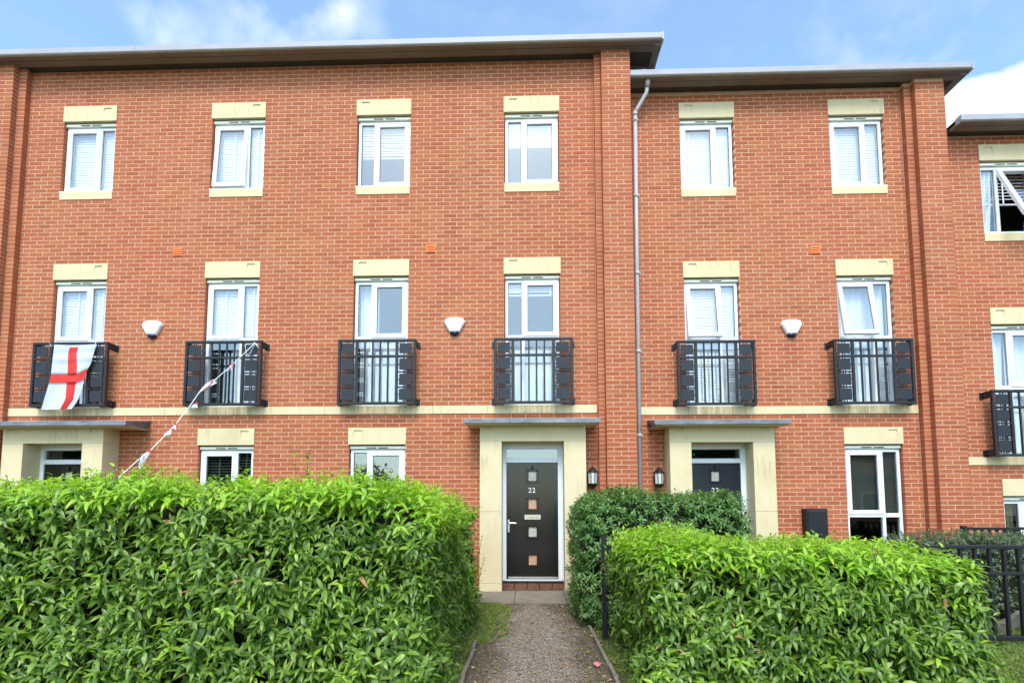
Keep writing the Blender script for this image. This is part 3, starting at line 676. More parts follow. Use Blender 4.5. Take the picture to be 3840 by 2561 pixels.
sillstone(H3, x[0], x[1], 0.28, tz[0] - 0.9)
do_window(H3, 'h3m', x, (mz[0] - 0.9, mz[1] - 0.9), 0.28, 'L', 'L', split=SP - 0.9)
do_window(H1, 'h1g1', (-2.671, -1.700), GZ, 0.0, 'R', 'R', glass='glass_dark', split=G - 1.9)
do_window(H1, 'h1g2', (-0.02, 0.955), GZ, 0.0, 'L', 'L', split=G - 1.9)
do_window(H2, 'h2g', (8.553, 9.53), GZ, 0.25, 'R', 'R', glass='glass_dark', split=G - 1.9)
do_window(H3, 'h3g', (11.195, 12.166), (GZ[0] - 0.6, GZ[1] - 0.9), 0.28, 'L', None, glass='glass_dark', split=G - 2.75)
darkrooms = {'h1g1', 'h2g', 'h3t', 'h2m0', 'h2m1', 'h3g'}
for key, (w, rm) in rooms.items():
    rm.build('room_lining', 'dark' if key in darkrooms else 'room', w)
for x0, x1, yw, hs in ((-2.671, -1.700, 0.0, H1), (-0.02, 0.955, 0.0, H1), (8.553, 9.53, 0.25, H2)):
    MB().bbox(x0 - 0.004, x1 + 0.004, yw - 0.010, yw + 0.2, GZ[0] - CB + 0.004, GZ[0], 0.004).build('sill_stone', 'stone', hs)

# blinds and curtains
B = 0.165
blind(-5.40, -4.53, tz[1] - 0.09, tz[0] + 0.07, B, 'closed white blind in the leftmost top-floor window', 78, tapes=())
blind(-2.62, -1.75, tz[1] - 0.09, tz[0] + 0.07, B, 'white blind with a centre tape in the slightly open top window of the tall block', 76, tapes=(0.36, 0.85))
blind(0.05, 0.93, tz[1] - 0.09, tz[0] + 0.64, B, 'half lowered white blind in the third top window of the tall block', 62, tapes=(0.3, 0.9))
blind(2.72, 3.60, tz[1] - 0.09, tz[0] + 0.80, B, 'short white blind over clear glass in the top window above door 22', 70, tapes=(0.2, 0.86))
blind(5.92, 6.80, tz[1] - 0.09, tz[0] + 0.07, B + 0.25, 'closed white blind in the top window next to the downpipe', 78, tapes=(0.16, 0.72))
blind(8.60, 9.48, tz[1] - 0.09, tz[0] + 0.07, B + 0.25, 'closed white blind in the top window at the right end of the middle house', 78, tapes=(0.14, 0.68))
blind(-5.40, -4.53, mz[1] - 0.09, mz[0] + 0.5, B, 'white slatted blind in the window above the hanging flag', 73, tapes=(0.36, 0.88))
blind(-2.62, -1.75, mz[1] - 0.09, SP + 0.03, B, 'white slatted blind in the window where the bunting is tied', 73, tapes=(0.3, 0.88))
blind(2.72, 3.60, mz[1] - 0.09, mz[1] - 0.32, B, 'rolled up white blind at the head of the first-floor window above door 22', 70, tapes=(0.28, 0.86))
blind(5.92, 6.80, mz[1] - 0.09, mz[0] + 0.06, B + 0.25, 'full length white slatted blind behind the balcony window above door 23', 72, tapes=(0.12, 0.66))
blind(-2.62, -1.75, GZ[1] - 0.09, GZ[0] + 0.1, B, 'dim green-grey slatted blind in the ground floor window left of the bunting end', 22, 0.05, 'slat_dark', tapes=(0.3, 0.85))
blind(8.60, 9.48, GZ[1] - 0.09, G - 1.85, B + 0.25, 'dim fine-slatted blind in the tall ground floor window by the black meter box', 35, 0.032, 'slat_dark', tapes=())
blind(11.24, 12.12, tz[1] - 0.99, tz[0] - 0.9 + 0.62, B + 0.28, 'wide-slatted white blind above the dark gap in the swung-open window', 40, 0.06, tapes=(0.5,))
curtain(0.06, 0.40, mz[0] + 0.1, mz[1] - 0.1, 0.24, 'white curtain drawn to the left of the third first-floor window', waves=3)
curtain(8.60, 9.48, mz[0] + 0.05, mz[1] - 0.1, 0.47, 'pale curtain behind the wide open sash of the right-hand balcony window', waves=7)
curtain(11.23, 11.50, tz[0] - 0.85, tz[1] - 1.0, 0.43, 'pale curtain gathered at the left of the swung-open top window', waves=3, skew=0.3)
curtain(11.22, 11.55, mz[0] - 0.8, mz[1] - 1.0, 0.50, 'pale curtain at the left of the lowest house first-floor window', waves=3, skew=0.5)
curtain(11.60, 12.13, mz[0] - 0.8, mz[1] - 1.0, 0.54, 'pale curtain at the right of the lowest house first-floor window', waves=4)
curtain(11.32, 11.48, GZ[0] - 0.5, GZ[1] - 1.0, 0.46, 'cream curtain in the ground floor window at the right edge', 'curtain_cream', waves=2)
curtain(-2.3, -1.75, mz[0] + 0.05, SP, 0.30, 'pale curtain added low behind the balcony where the bunting is tied, for reflected sky', waves=4)  # this and the next two: added pale sheets imitating sky reflected in the panes
curtain(0.06, 0.92, mz[0] + 0.05, SP, 0.34, 'pale curtain added low behind the third balcony, for reflected sky', waves=4)
curtain(2.72, 3.60, mz[0] + 0.05, SP - 0.1, 0.36, 'pale curtain added low behind the balcony over door 22, for reflected sky', waves=7)
curtain(-5.38, -5.05, mz[0] + 0.1, mz[0] + 0.9, 0.30, 'white curtain partly hidden behind the hanging flag', waves=3)

# small things on the inner sills
v = thing('vase', (12.02, 0.30, tz[0] - 0.9 + 0.064), 'blue and white vase on the sill of the swung-open window', 'vase')
MB().lathe(12.02, 0.355, [(0.035, tz[0] - 0.83), (0.06, tz[0] - 0.79), (0.065, tz[0] - 0.74), (0.04, tz[0] - 0.69), (0.048, tz[0] - 0.66)], 12).build('vase_body', 'white', v, True)
MB().lathe(12.02, 0.355, [(0.0615, tz[0] - 0.795), (0.0675, tz[0] - 0.765), (0.0675, tz[0] - 0.735)], 12).build('painted_band', 'blueprint', v, True)

# -- porches and doors ---------------------------------------------------------
def porch(house, dx, yw, canopy, cname):
    t = bpy.data.objects.new('porch', None); COL.objects.link(t); t.parent = house; t.location = Vector((3.15 + dx, yw, 0)) - wloc(house)
    X0, X1, O0, O1 = 2.279 + dx, 4.023 + dx, 2.640 + dx, 3.664 + dx; F0 = yw - 0.36; g = 0.002
    zt, zh = G - 0.335, G - 0.670
    stone_with_key(X0, X1, F0, yw + 0.015, zh + g, zt, [(X0 + 0.085, X0 + 0.235, zh + 0.09, zt - 0.085), (X1 - 0.235, X1 - 0.085, zh + 0.09, zt - 0.085)]).build('head_stone', 'stone', t)
    for a, b_ in ((X0, O0), (O1, X1)):
        for z0, z1 in ((-0.02, 0.135), (0.135, 1.29), (1.29, zh)):
            MB().bbox(a, b_, F0, yw + 0.015, z0 + g, z1 - g, 0.003).build('stone_block', 'stone', t)
        MB().box(a + 0.006, b_ - 0.006, F0 + 0.008, yw + 0.01, -0.02, zh + 0.02).build('joint_bed', 'mortar', t)
    x0, x1, y0 = canopy
    zt2, zb2 = G - 0.330, G - 0.400
    c = MB()
    n = 9; xs = [x0 + (x1 - x0) * i / n for i in range(n + 1)]
    for i in range(n):
        a, b_ = xs[i], xs[i + 1]; la = 0.0 if i else 0.10; lb = 0.0 if i < n - 1 else 0.10; q = 0.002 if i else 0
        z_j = 0.0012 * (i % 2)
        c.add([(a + q, y0 - z_j, zb2), (b_, y0 - z_j, zb2), (b_, y0 - z_j, zt2), (a + q, y0 - z_j, zt2), (a + q + la, yw + 0.01, zb2 - 0.004), (b_ - lb, yw + 0.01, zb2 - 0.004), (b_, yw + 0.01, zt2 + 0.09), (a + q, yw + 0.01, zt2 + 0.09)],
              [(0, 1, 2, 3), (3, 2, 6, 7), (1, 0, 4, 5), (0, 3, 7, 4), (2, 1, 5, 6), (5, 4, 7, 6)])
    co = c.build('canopy', 'lead', t)
    MB().box(x0 + 0.03, x1 - 0.03, y0 + 0.03, yw - 0.01, zb2 - 0.012, zb2 - 0.0045).build('canopy_soffit', 'stone', co)
    return t
def door(house, dx, yw, mat, number, lower=True, panes=('frost', 'frost_tan', 'frost', 'frost_tan'), fan='glass', label=None):
    d = bpy.data.objects.new('door', None); COL.objects.link(d); d.parent = house; d.location = Vector((3.14 + dx, yw, 0)) - wloc(house)
    if label: d['label'] = label
    def z(f): return G + f
    fr = MB(); y0 = yw - 0.02; y1 = yw + 0.07
    xa, xb = 2.626 + dx, 3.685 + dx; la, lb = 2.703 + dx, 3.579 + dx
    fr.bbox(xa, la, y0, y1, z(-2.985), z(-0.69), 0.005); fr.bbox(lb, xb, y0, y1, z(-2.985), z(-0.69), 0.005)
    fr.bbox(la, lb, y0, y1, z(-0.757), z(-0.69), 0.005); fr.bbox(la, lb, y0 + 0.001, y1, z(-0.998), z(-0.917), 0.005); fr.bbox(la, lb, y0 + 0.001, y1, z(-2.985), z(-2.962), 0.003)
    fr.build('frame', 'upvc', d)
    MB().box(xa, xb, y0 - 0.004, y1 - 0.01, z(-0.69), z(-0.664)).build('head_trim', 'cream', d)
    MB().box(la, lb, yw + 0.03, yw + 0.036, z(-0.917), z(-0.757)).build('fanlight_pane', fan, d)
    MB().box(la - 0.2, lb + 0.2, yw + 0.40, yw + 0.42, z(-1.2), z(-0.6)).box(la - 0.2, lb + 0.2, yw + 0.1, yw + 0.40, z(-1.0), z(-0.98)).build('room_lining', 'dark', d)
    # leaf with square holes
    lf = MB(); cs = [-1.224, -1.700, -2.169, -2.638]; cx = 3.147 + dx; hw, hh = 0.067, 0.084
    ly0, ly1 = yw + 0.004, yw + 0.048; e = 0.006
    lf.box(la + e, cx - hw, ly0, ly1, z(-2.958), z(-1.004)); lf.box(cx + hw, lb - e, ly0, ly1, z(-2.958), z(-1.004))
    zs = [-1.004] + [v for c in cs for v in (c + hh, c - hh)] + [-2.958]
    for i in range(0, len(zs), 2): lf.box(cx - hw, cx + hw, ly0, ly1, z(zs[i + 1]), z(zs[i]))
    lf.build('door_leaf', mat, d)
    for i, c in enumerate(cs):
        b_ = MB(); o_, i_ = 0.104, 0.0
        for a1, a2, c1, c2 in ((cx - 0.104, cx + 0.104, z(c + hh), z(c + hh + 0.036)), (cx - 0.104, cx + 0.104, z(c - hh - 0.036), z(c - hh)), (cx - 0.104, cx - hw, z(c - hh), z(c + hh)), (cx + hw, cx + 0.104, z(c - hh), z(c + hh))):
            b_.bbox(a1, a2, ly0 - 0.016, ly0 + 0.001, c1, c2, 0.006)
        b_.build('glazing_bead', mat, d)
        MB().box(cx - hw, cx + hw, ly0 + 0.012, ly0 + 0.02, z(c - hh), z(c + hh)).build('glazing_panel', panes[i], d)
    lp = MB(); lx, lz = cx, z(-1.922)
    lp.bbox(lx - 0.138, lx + 0.138, ly0 - 0.012, ly0, lz - 0.042, lz + 0.042, 0.004); lpo = lp.build('letterbox', 'chrome', d)
    MB().bbox(lx - 0.10, lx + 0.10, ly0 - 0.020, ly0 - 0.012, lz - 0.020, lz + 0.022, 0.004).build('letterbox_flap', 'brass', d)
    hp = MB(); hx = 2.742 + dx
    hp.bbox(hx - 0.018, hx + 0.018, ly0 - 0.010, ly0, z(-2.178), z(-1.962), 0.004)
    hp.tube([(hx, ly0 - 0.008, z(-2.022)), (hx, ly0 - 0.05, z(-2.022)), (hx + 0.02, ly0 - 0.058, z(-2.022)), (hx + 0.125, ly0 - 0.058, z(-2.024))], 0.0095, 8)
    hp.tube([(hx, ly0 - 0.012, z(-2.110)), (hx, ly0 - 0.022, z(-2.110))], 0.012, 8)
    hp.build('handle', 'chrome', d)
    MB().bbox(la + 0.03, lb - 0.01, ly0 - 0.018, ly0, z(-2.948), z(-2.918), 0.006).build('weather_bar', 'chrome', d)
    MB().bbox(xa - 0.005, xb + 0.005, yw - 0.055, y1, z(-3.018), z(-2.986), 0.006).build('threshold', 'iron', d)
    kx = cx + 0.0; MB().tube([(kx, ly0 - 0.004, z(-1.045)), (kx, ly0 - 0.02, z(-1.06)), (kx, ly0 - 0.022, z(-1.10)), (kx, ly0 - 0.012, z(-1.125))], [0.008, 0.013, 0.016, 0.010], 8).build('door_knocker', 'iron', d)
    if number: text_mesh('door_number', number, 0.118, 'white', (cx - 0.01, ly0 - 0.003, z(-1.507)), d, 0.002, 1.12)
    # brick step under the threshold
    for i in range(5):
        w = (xb - xa) / 5; MB().bbox(xa + i * w + 0.004, xa + (i + 1) * w - 0.004, yw - 0.05, yw + 0.02, -0.02, z(-3.020), 0.004).build('brick', 'brick_dirty', d)
    return d
porch(H1, P22, 0.0, (2.045, 4.235, -0.60), 'c'); porch(H1, P21, 0.0, (-6.30, -3.53, -0.60), 'c'); porch(H2, P23, 0.25, (5.155, 7.365, -0.35), 'c')
door(H1, P22, 0.0, 'door_black', '22', label='glossy black front door numbered 22 with four small square panes')
door(H1, P21, 0.0, 'door_black', None, fan='glass_dark', panes=('frost',) * 4, label='dark front door behind the left hedge, seen only at its top')
door(H2, P23, 0.25, 'door_navy', '23', fan='glass_dark', panes=('frost',) * 4, label='navy front door numbered 23, half hidden by the clipped bush')

# downpipe beside the brick pier
dp = MB(); Y = 0.12
top = G + 5.86
dp.tube([(5.235, Y - 0.16, top), (5.235, Y - 0.15, top - 0.06), (5.235, Y - 0.13, top - 0.13)], [0.05, 0.045, 0.036], 12)
dpo = dp.build('downpipe', 'pipe', H2, True)
MB().tube([(5.235, Y - 0.13, top - 0.10), (5.225, Y - 0.10, top - 0.20), (5.07, Y - 0.01, top - 0.44), (5.04, Y, top - 0.52)], 0.036, 12).build('pipe_bend', 'pipe', dpo, True)
MB().tube([(5.037, Y, top - 0.47), (5.015, Y, G + 2.8), (4.985, Y, 0.0)], 0.036, 12).build('pipe_length', 'pipe', dpo, True)
for z_ in (5.33, 5.216, 3.791, 2.364, 0.955, -0.525, -1.9):
    xx = 5.037 + (4.985 - 5.037) * (5.39 - z_) / 8.5
    MB().tube([(xx, Y, G + z_ - 0.03), (xx, Y, G + z_ + 0.03)], 0.043, 12).build('pipe_collar', 'pipe', dpo, True)
    if z_ < 5.3: MB().box(xx + 0.03, xx + 0.055, Y - 0.01, Y + 0.13, G + z_ - 0.014, G + z_ + 0.014).build('pipe_bracket', 'pipe', dpo)

# ------------------------------------------------------------------ juliet balconies
def balcony():
    t = thing('juliet_balcony', (0, 0, 0), '', 'balcony', 'black balconies in front of the first-floor windows')
    W, H_, y0, T = 1.343, 1.135, -0.205, 0.045; x0, x1 = -W / 2, W / 2; z0 = -0.012; z1 = z0 + H_
    f = MB(); f.bbox(x0, x1, y0, y0 + T, z1 - T, z1, 0.005); f.bbox(x0, x1, y0, y0 + T, z0, z0 + T, 0.005)
    f.bbox(x0, x0 + T, y0, y0 + T, z0 + T, z1 - T, 0.005); f.bbox(x1 - T, x1, y0, y0 + T, z0 + T, z1 - T, 0.005); f.build('frame', 'iron', t)
    sc = 1 / 767.0
    def px(v): return x0 + (v - 185) * sc
    def pz(v): return z1 - (v - 218) * sc
    for a, b_ in ((413, 450), (945, 981)): MB().bbox(px(a), px(b_), y0 + 0.004, y0 + 0.038, z0 + T, z1 - T, 0.004).build('upright', 'iron', t)
    for c in (540, 642, 743, 845): MB().bbox(px(c) - 0.0125, px(c) + 0.0125, y0 + 0.008, y0 + 0.033, z0 + T, z1 - T, 0.003).build('bar', 'iron', t)
    MB().bbox(x0 + T, x1 - T, y0 + 0.002, y0 + 0.036, pz(463), pz(433), 0.003).build('cross_rail', 'iron', t)
    for a, b_ in ((x0 + T, px(413)), (px(981), x1 - T)):
        for c in (656, 858): MB().bbox(a, b_, y0 + 0.006, y0 + 0.034, pz(c + 8), pz(c - 8), 0.003).build('divider', 'iron', t)
    for a, b_ in ((234, 396), (998, 1160)):
        for c, d in ((277, 410), (480, 630), (682, 832), (880, 1030)):
            p = MB(); p.bbox(px(a), px(b_), y0 + 0.008, y0 + 0.016, pz(d), pz(c), 0.003)
            xm, zm = (px(a) + px(b_)) / 2, (pz(c) + pz(d)) / 2
            for q in (-0.02, 0.0, 0.02)[::2]:
                p.box(xm + q - 0.005, xm + q + 0.005, y0 + 0.012, y0 + 0.028, pz(c) - 0.002, pz(c) + 0.03); p.box(xm + q - 0.005, xm + q + 0.005, y0 + 0.012, y0 + 0.028, pz(d) - 0.03, pz(d) + 0.002)
            p.box(px(a) - 0.03, px(a), y0 + 0.012, y0 + 0.026, zm - 0.007, zm + 0.007); p.box(px(b_), px(b_) + 0.03, y0 + 0.012, y0 + 0.026, zm - 0.007, zm + 0.007)
            p.build('square_plate', 'plaque', t)
    for sx in (-1, 1):
        for c in (z1 - 0.13, z0 + 0.0):
            xx = sx * (W / 2 - 0.006)
            b_ = MB(); b_.box(xx, xx + sx * 0.008, y0 + 0.01, -0.002, c, c + 0.12); b_.box(xx, xx + sx * 0.05, -0.012, -0.002, c, c + 0.12)
            b_.build('bracket', 'iron', t)
            MB().tube([(xx + sx * 0.007, -0.06, c + 0.06), (xx + sx * 0.014, -0.06, c + 0.06)], 0.008, 6).build('bolt', 'chrome', t)
    return t
bal = balcony(); first = True
for x, y, z_, lb_ in ((-4.90, 0, G, 'black balcony carrying the white flag with a red cross'), (-2.185, 0, G, 'black balcony with bunting tied to its top right corner'),
                      (0.49, 0, G, 'black balcony left of the alarm box nearest door 22, third from the left'), (3.17, 0, G, 'black balcony directly above the porch of door 22'),
                      (6.335, 0.25, G, 'black balcony over the porch of door 23, next to the grey downpipe'), (9.005, 0.25, G, 'black balcony beside the right-hand brick pier, under the wide open sash'),
                      (11.62, 0.28, G - 0.9, 'lowest black balcony, cut off by the right edge of the photo')):
    o = bal if first else copy_tree(bal); first = False
    o.location = (x, y, z_); o['label'] = lb_

# ------------------------------------------------------------------ alarm boxes, vents, lanterns, meter box
def alarm():
    t = thing('alarm_box', (0, 0, 0), '', 'alarm box', 'white alarm boxes on the brick walls')
    out = [(-0.185, 0.06), (-0.15, 0.125), (-0.06, 0.145), (0.06, 0.145), (0.15, 0.125), (0.185, 0.06), (0.085, -0.12), (-0.085, -0.12)]
    def rg(s, y, dz=0): return [(x * s, y, z * s + dz) for x, z in out]
    MB().rings([rg(1.0, -0.001), rg(1.0, -0.03), rg(0.97, -0.048), [(x * 0.84, -0.066, z * 0.88 + 0.004) for x, z in out]]).build('cover', 'white', t)
    lens = [(-0.088, -0.105), (0.088, -0.105), (0.06, -0.155), (0.02, -0.175), (-0.02, -0.175), (-0.06, -0.155)]
    MB().rings([[(x, -0.001, z) for x, z in lens], [(x, -0.03, z) for x, z in lens], [(x * 0.8, -0.062, z * 0.9 - 0.008) for x, z in lens]]).build('strobe_lens', 'bluelens', t, True)
    text_mesh('lettering', 'ABA', 0.098, 'redtext', (-0.005, -0.0675, 0.035), t, 0.0006, 1.0)
    p = MB(); 
    for z_, w_ in ((0.012, 0.055), (-0.02, 0.035), (-0.045, 0.045)): p.box(-w_, w_, -0.0680, -0.0655, z_ - 0.003, z_ + 0.003)
    p.build('small_print', 'redtext', t)
    return t
al = alarm(); first = True
for x, y, z_, lb_ in ((-3.585, 0, G + 1.405, 'white alarm box between the two left balconies'), (1.80, 0, G + 1.40, 'white alarm box between the two balconies near door 22'), (7.72, 0.25, G + 1.385, 'white alarm box between the two balconies of the middle house')):
    o = al if first else copy_tree(al); first = False; o.location = (x, y, z_); o['label'] = lb_
def vent():
    t = thing('air_vent', (0, 0, 0), '', 'vent', 'orange air vents in the brickwork')
    MB().box(-0.082, 0.082, -0.012, 0.01, -0.075, -0.066).box(-0.082, 0.082, -0.012, 0.01, 0.066, 0.075).box(-0.082, -0.072, -0.012, 0.01, -0.066, 0.066).box(0.072, 0.082, -0.012, 0.01, -0.066, 0.066).build('surround', 'terracotta', t)
    MB().box(-0.072, 0.072, -0.002, 0.01, -0.066, 0.066).build('backing', 'terracotta', t)
    for i in range(4):
        z_ = 0.05 - i * 0.033; MB().prism_x([(-0.004, z_ + 0.014), (-0.004, z_ - 0.012), (-0.022, z_ - 0.014), (-0.018, z_ - 0.006)], -0.072, 0.072).build('louvre', 'terracotta', t)
    return t
ve = vent(); first = True
for x, y, z_, lb_ in ((-3.205, 0, G + 2.814, 'orange louvred vent in the brick above the leftmost alarm box'), (1.365, 0, G + 2.81, 'orange louvred vent in the brick between third and fourth window columns'), (8.207, 0.25, G + 2.805, 'orange louvred vent on the middle house below the right-hand top window')):
    o = ve if first else copy_tree(ve); first = False; o.location = (x, y, z_); o['label'] = lb_
def lantern():
    t = thing('wall_lantern', (0, 0, 0), '', 'lantern', 'black wall lanterns beside the porches')
    n = 8; cx, cy = 0, -0.095
    def ring(r, z_): return [(cx + r * math.cos(2 * math.pi * (i + 0.5) / n), cy + r * math.sin(2 * math.pi * (i + 0.5) / n), z_) for i in range(n)]
    MB().rings([ring(0.092, 0.075), ring(0.094, 0.088), ring(0.060, 0.125), ring(0.03, 0.150), ring(0.014, 0.158), ring(0.016, 0.170), ring(0.008, 0.178), ring(0.003, 0.200)]).build('roof', 'iron', t)
    MB().rings([ring(0.02, -0.180), ring(0.045, -0.172), ring(0.082, -0.135), ring(0.086, -0.108)]).build('base', 'iron', t)
    MB().rings([ring(0.010, -0.20), ring(0.016, -0.188), ring(0.02, -0.178)]).build('finial', 'iron', t)
    for i in range(n):
        a = 2 * math.pi * (i + 0.5) / n; r1, r2 = 0.078, 0.086
        MB().tube([(cx + r1 * math.cos(a), cy + r1 * math.sin(a), -0.112), (cx + r2 * math.cos(a), cy + r2 * math.sin(a), 0.080)], 0.0065, 5).build('glazing_bar', 'iron', t)
    MB().rings([ring(0.072, -0.11), ring(0.080, 0.078)]).build('glass', 'lampglass', t)
    MB().box(-0.03, 0.03, -0.02, -0.001, -0.12, 0.09).build('back_plate', 'iron', t)
    return t
ln = lantern(); first = True
for x, y, z_, lb_ in ((4.155, 0, G - 1.25, 'black lantern on the wall right of the porch of door 22'), (5.325, 0.25, G - 1.25, 'black lantern between the grey downpipe and the porch of door 23')):
    o = ln if first else copy_tree(ln); first = False; o.location = (x, y, z_); o['label'] = lb_
mt = thing('meter_box', (7.94, 0.25, 0.6), 'black plastic meter box on the wall behind the right hedge', 'meter box')
MB().rings([[(7.77, 0.249, G - 2.6), (8.12, 0.249, G - 2.6), (8.12, 0.249, G - 1.80), (7.77, 0.249, G - 1.80)], [(7.765, 0.10, G - 2.6), (8.125, 0.10, G - 2.6), (8.125, 0.10, G - 1.80), (7.765, 0.10, G - 1.80)],
            [(7.80, 0.07, G - 2.57), (8.09, 0.07, G - 2.57), (8.09, 0.07, G - 1.83), (7.80, 0.07, G - 1.83)]]).build('housing', 'iron', mt)
MB().bbox(7.764, 8.126, 0.098, 0.249, G - 1.80, G - 1.785, 0.006).build('lid', 'iron', mt)

# ------------------------------------------------------------------ flag on the left balcony
fl = thing('flag', (-4.9, -0.24, G + 0.5), 'white flag with a red cross hanging from the leftmost balcony', 'flag')
VP = (1978.0, 1888.0)
def at(px, py, y):            # a point of the photograph placed on the vertical plane y
    d = F_ + R_ * ((px - 1920) / 2000) - U_ * ((py - 1734.58) / 2000); t_ = (y - CAM.y) / d.y; return CAM + d * t_
def lerp_tab(tab, t):
    for (a, va), (b_, vb) in zip(tab, tab[1:]):
        if t <= b_: u = (t - a) / (b_ - a); return tuple(p + (q - p) * u for p, q in zip(va, vb)) if isinstance(va, tuple) else va + (vb - va) * u
    return tab[-1][1]
Lt = [(0, (204, 1292)), (.2, (198, 1340)), (.46, (191, 1402)), (.58, (184, 1436)), (.8, (168, 1488)), (1, (154, 1537))]
Rt = [(0, (362, 1290)), (.2, (350, 1330)), (.46, (331, 1400)), (.56, (320, 1428)), (.8, (292, 1500)), (1, (268, 1533))]
At = [(0, .375), (.15, .36), (.45, .44), (.6, .50), (.8, .62), (1, .62)]
Bt = [(0, .585), (.15, .57), (.45, .69), (.6, .76), (.8, .86), (1, .84)]
rows = sorted(set([0, .035] + [.035 + i * (.465 - .035) / 12 for i in range(13)] + [.465 + i * .115 / 4 for i in range(5)] + [.58 + i * .42 / 12 for i in range(13)]))
NCOL = [7, 4, 6]
V = []; 
for t_ in rows:
    l, r = lerp_tab(Lt, t_), lerp_tab(Rt, t_); a, b_ = lerp_tab(At, t_), lerp_tab(Bt, t_)
    cols = [a * i / NCOL[0] for i in range(NCOL[0])] + [a + (b_ - a) * i / NCOL[1] for i in range(NCOL[1])] + [b_ + (1 - b_) * i / NCOL[2] for i in range(NCOL[2] + 1)]
    for s_ in cols:
        lift = -22 * max(0, s_ - b_) / max(1 - b_, .01) * math.exp(-((t_ - .5) / .12) ** 2)
        sag = 10 * math.sin(s_ * math.pi) * (1 - t_) * 0.3
        px, py = l[0] + (r[0] - l[0]) * s_, l[1] + (r[1] - l[1]) * s_ + lift + sag
        y = -0.245 - 0.018 * math.sin(s_ * 9 + t_ * 3) * (0.3 + t_) - 0.012 * math.sin(t_ * 34) * math.exp(-((t_ - .2) / .15) ** 2) - 0.05 * t_
        V.append(tuple(at(px, py, y)))
nc = sum(NCOL) + 1; wf, rf = [], []
for j in range(len(rows) - 1):
    tm = (rows[j] + rows[j + 1]) / 2
    for i in range(nc - 1):
        f = (j * nc + i, j * nc + i + 1, (j + 1) * nc + i + 1, (j + 1) * nc + i)
        red = (NCOL[0] <= i < NCOL[0] + NCOL[1] and tm > .035) or .465 < tm < .58
        (rf if red else wf).append(f)
MB().add(V, wf).build('white_cloth', 'flagwhite', fl, True); MB().add(V, rf).build('red_cross', 'flagred', fl, True)
MB().tube([at(200, 1293, -0.235), at(192, 1300, -0.235), at(186, 1288, -0.23)], 0.004, 5).tube([at(360, 1292, -0.235), at(357, 1282, -0.22), at(362, 1275, -0.21)], 0.004, 5).build('tie', 'rope', fl)

# bunting
bn = thing('bunting', (-1.6, -0.24, G + 1.06), 'string of small white and red flags running from the second balcony down to the hedge', 'bunting')
bp_ = [(-1.601, -.25, 4.177), (-1.853, -.49, 3.732), (-2.015, -.69, 3.429), (-2.140, -.89, 3.181), (-2.180, -1.05, 2.93), (-2.235, -1.294, 2.598), (-2.258, -1.42, 2.46), (-2.262, -1.76, 2.166), (-2.28, -1.98, 2.0), (-2.312, -2.194, 1.80), (-2.34, -2.4, 1.6)]
MB().tube(bp_, 0.0065, 5).build('string', 'rope', bn)
MB().tube([(-1.60, -.25, 4.17), (-1.78, -.25, 4.15), (-1.75, -.25, 3.98), (-1.68, -.26, 3.99), (-1.60, -.25, 4.17)], 0.006, 5).tube([(-1.62, -.25, 4.19), (-1.55, -.25, 4.10)], 0.006, 5).build('knot', 'rope', bn)
def pennant(pts, y, redpts):
    mb = [tuple(at(px, py, y - 0.02 * (i % 2))) for i, (px, py) in enumerate(pts)]
    o = MB().add(mb + [(p[0], p[1] + 0.002, p[2]) for p in mb], [tuple(range(len(pts))), tuple(range(2 * len(pts) - 1, len(pts) - 1, -1))]).build('pennant', 'flagwhite', bn)
    for rp in redpts:
        q = [tuple(at(px, py, y - 0.024)) for px, py in rp]
        MB().add(q, [tuple(range(len(q)))]).build('red_stripe', 'flagred', bn)
pennant([(874, 1362), (868, 1385), (850, 1392), (838, 1402), (862, 1372)], -0.52, [[(876, 1361), (872, 1367), (862, 1371), (866, 1364)], [(866, 1374), (864, 1384), (857, 1387), (858, 1380)]])
pennant([(800, 1422), (812, 1436), (770, 1462), (744, 1472), (770, 1440)], -0.72, [[(797, 1423), (801, 1427), (786, 1446), (780, 1443)], [(786, 1443), (788, 1447), (748, 1470), (766, 1452)]])
pennant([(738, 1507), (742, 1528), (706, 1536), (712, 1527)], -1.0, [[(738, 1505), (740, 1513), (727, 1516)]])
pennant([(661, 1593), (659, 1612), (642, 1610), (648, 1600)], -1.31, [[(661, 1584), (663, 1592), (656, 1595), (655, 1590)], [(646, 1606), (658, 1611), (657, 1613), (642, 1611)]])
pennant([(642, 1611), (640, 1628), (622, 1640), (612, 1634), (626, 1618)], -1.42, [])
pennant([(559, 1690), (562, 1700), (545, 1728), (528, 1758), (519, 1755), (521, 1732), (532, 1705)], -1.85, [[(556, 1683), (567, 1690), (562, 1697), (552, 1692)], [(552, 1715), (548, 1728), (534, 1743), (536, 1735)]])
pennant([(470, 1764), (466, 1776), (454, 1780), (458, 1770)], -2.15, [[(452, 1776), (458, 1780), (446, 1788), (446, 1783)]])

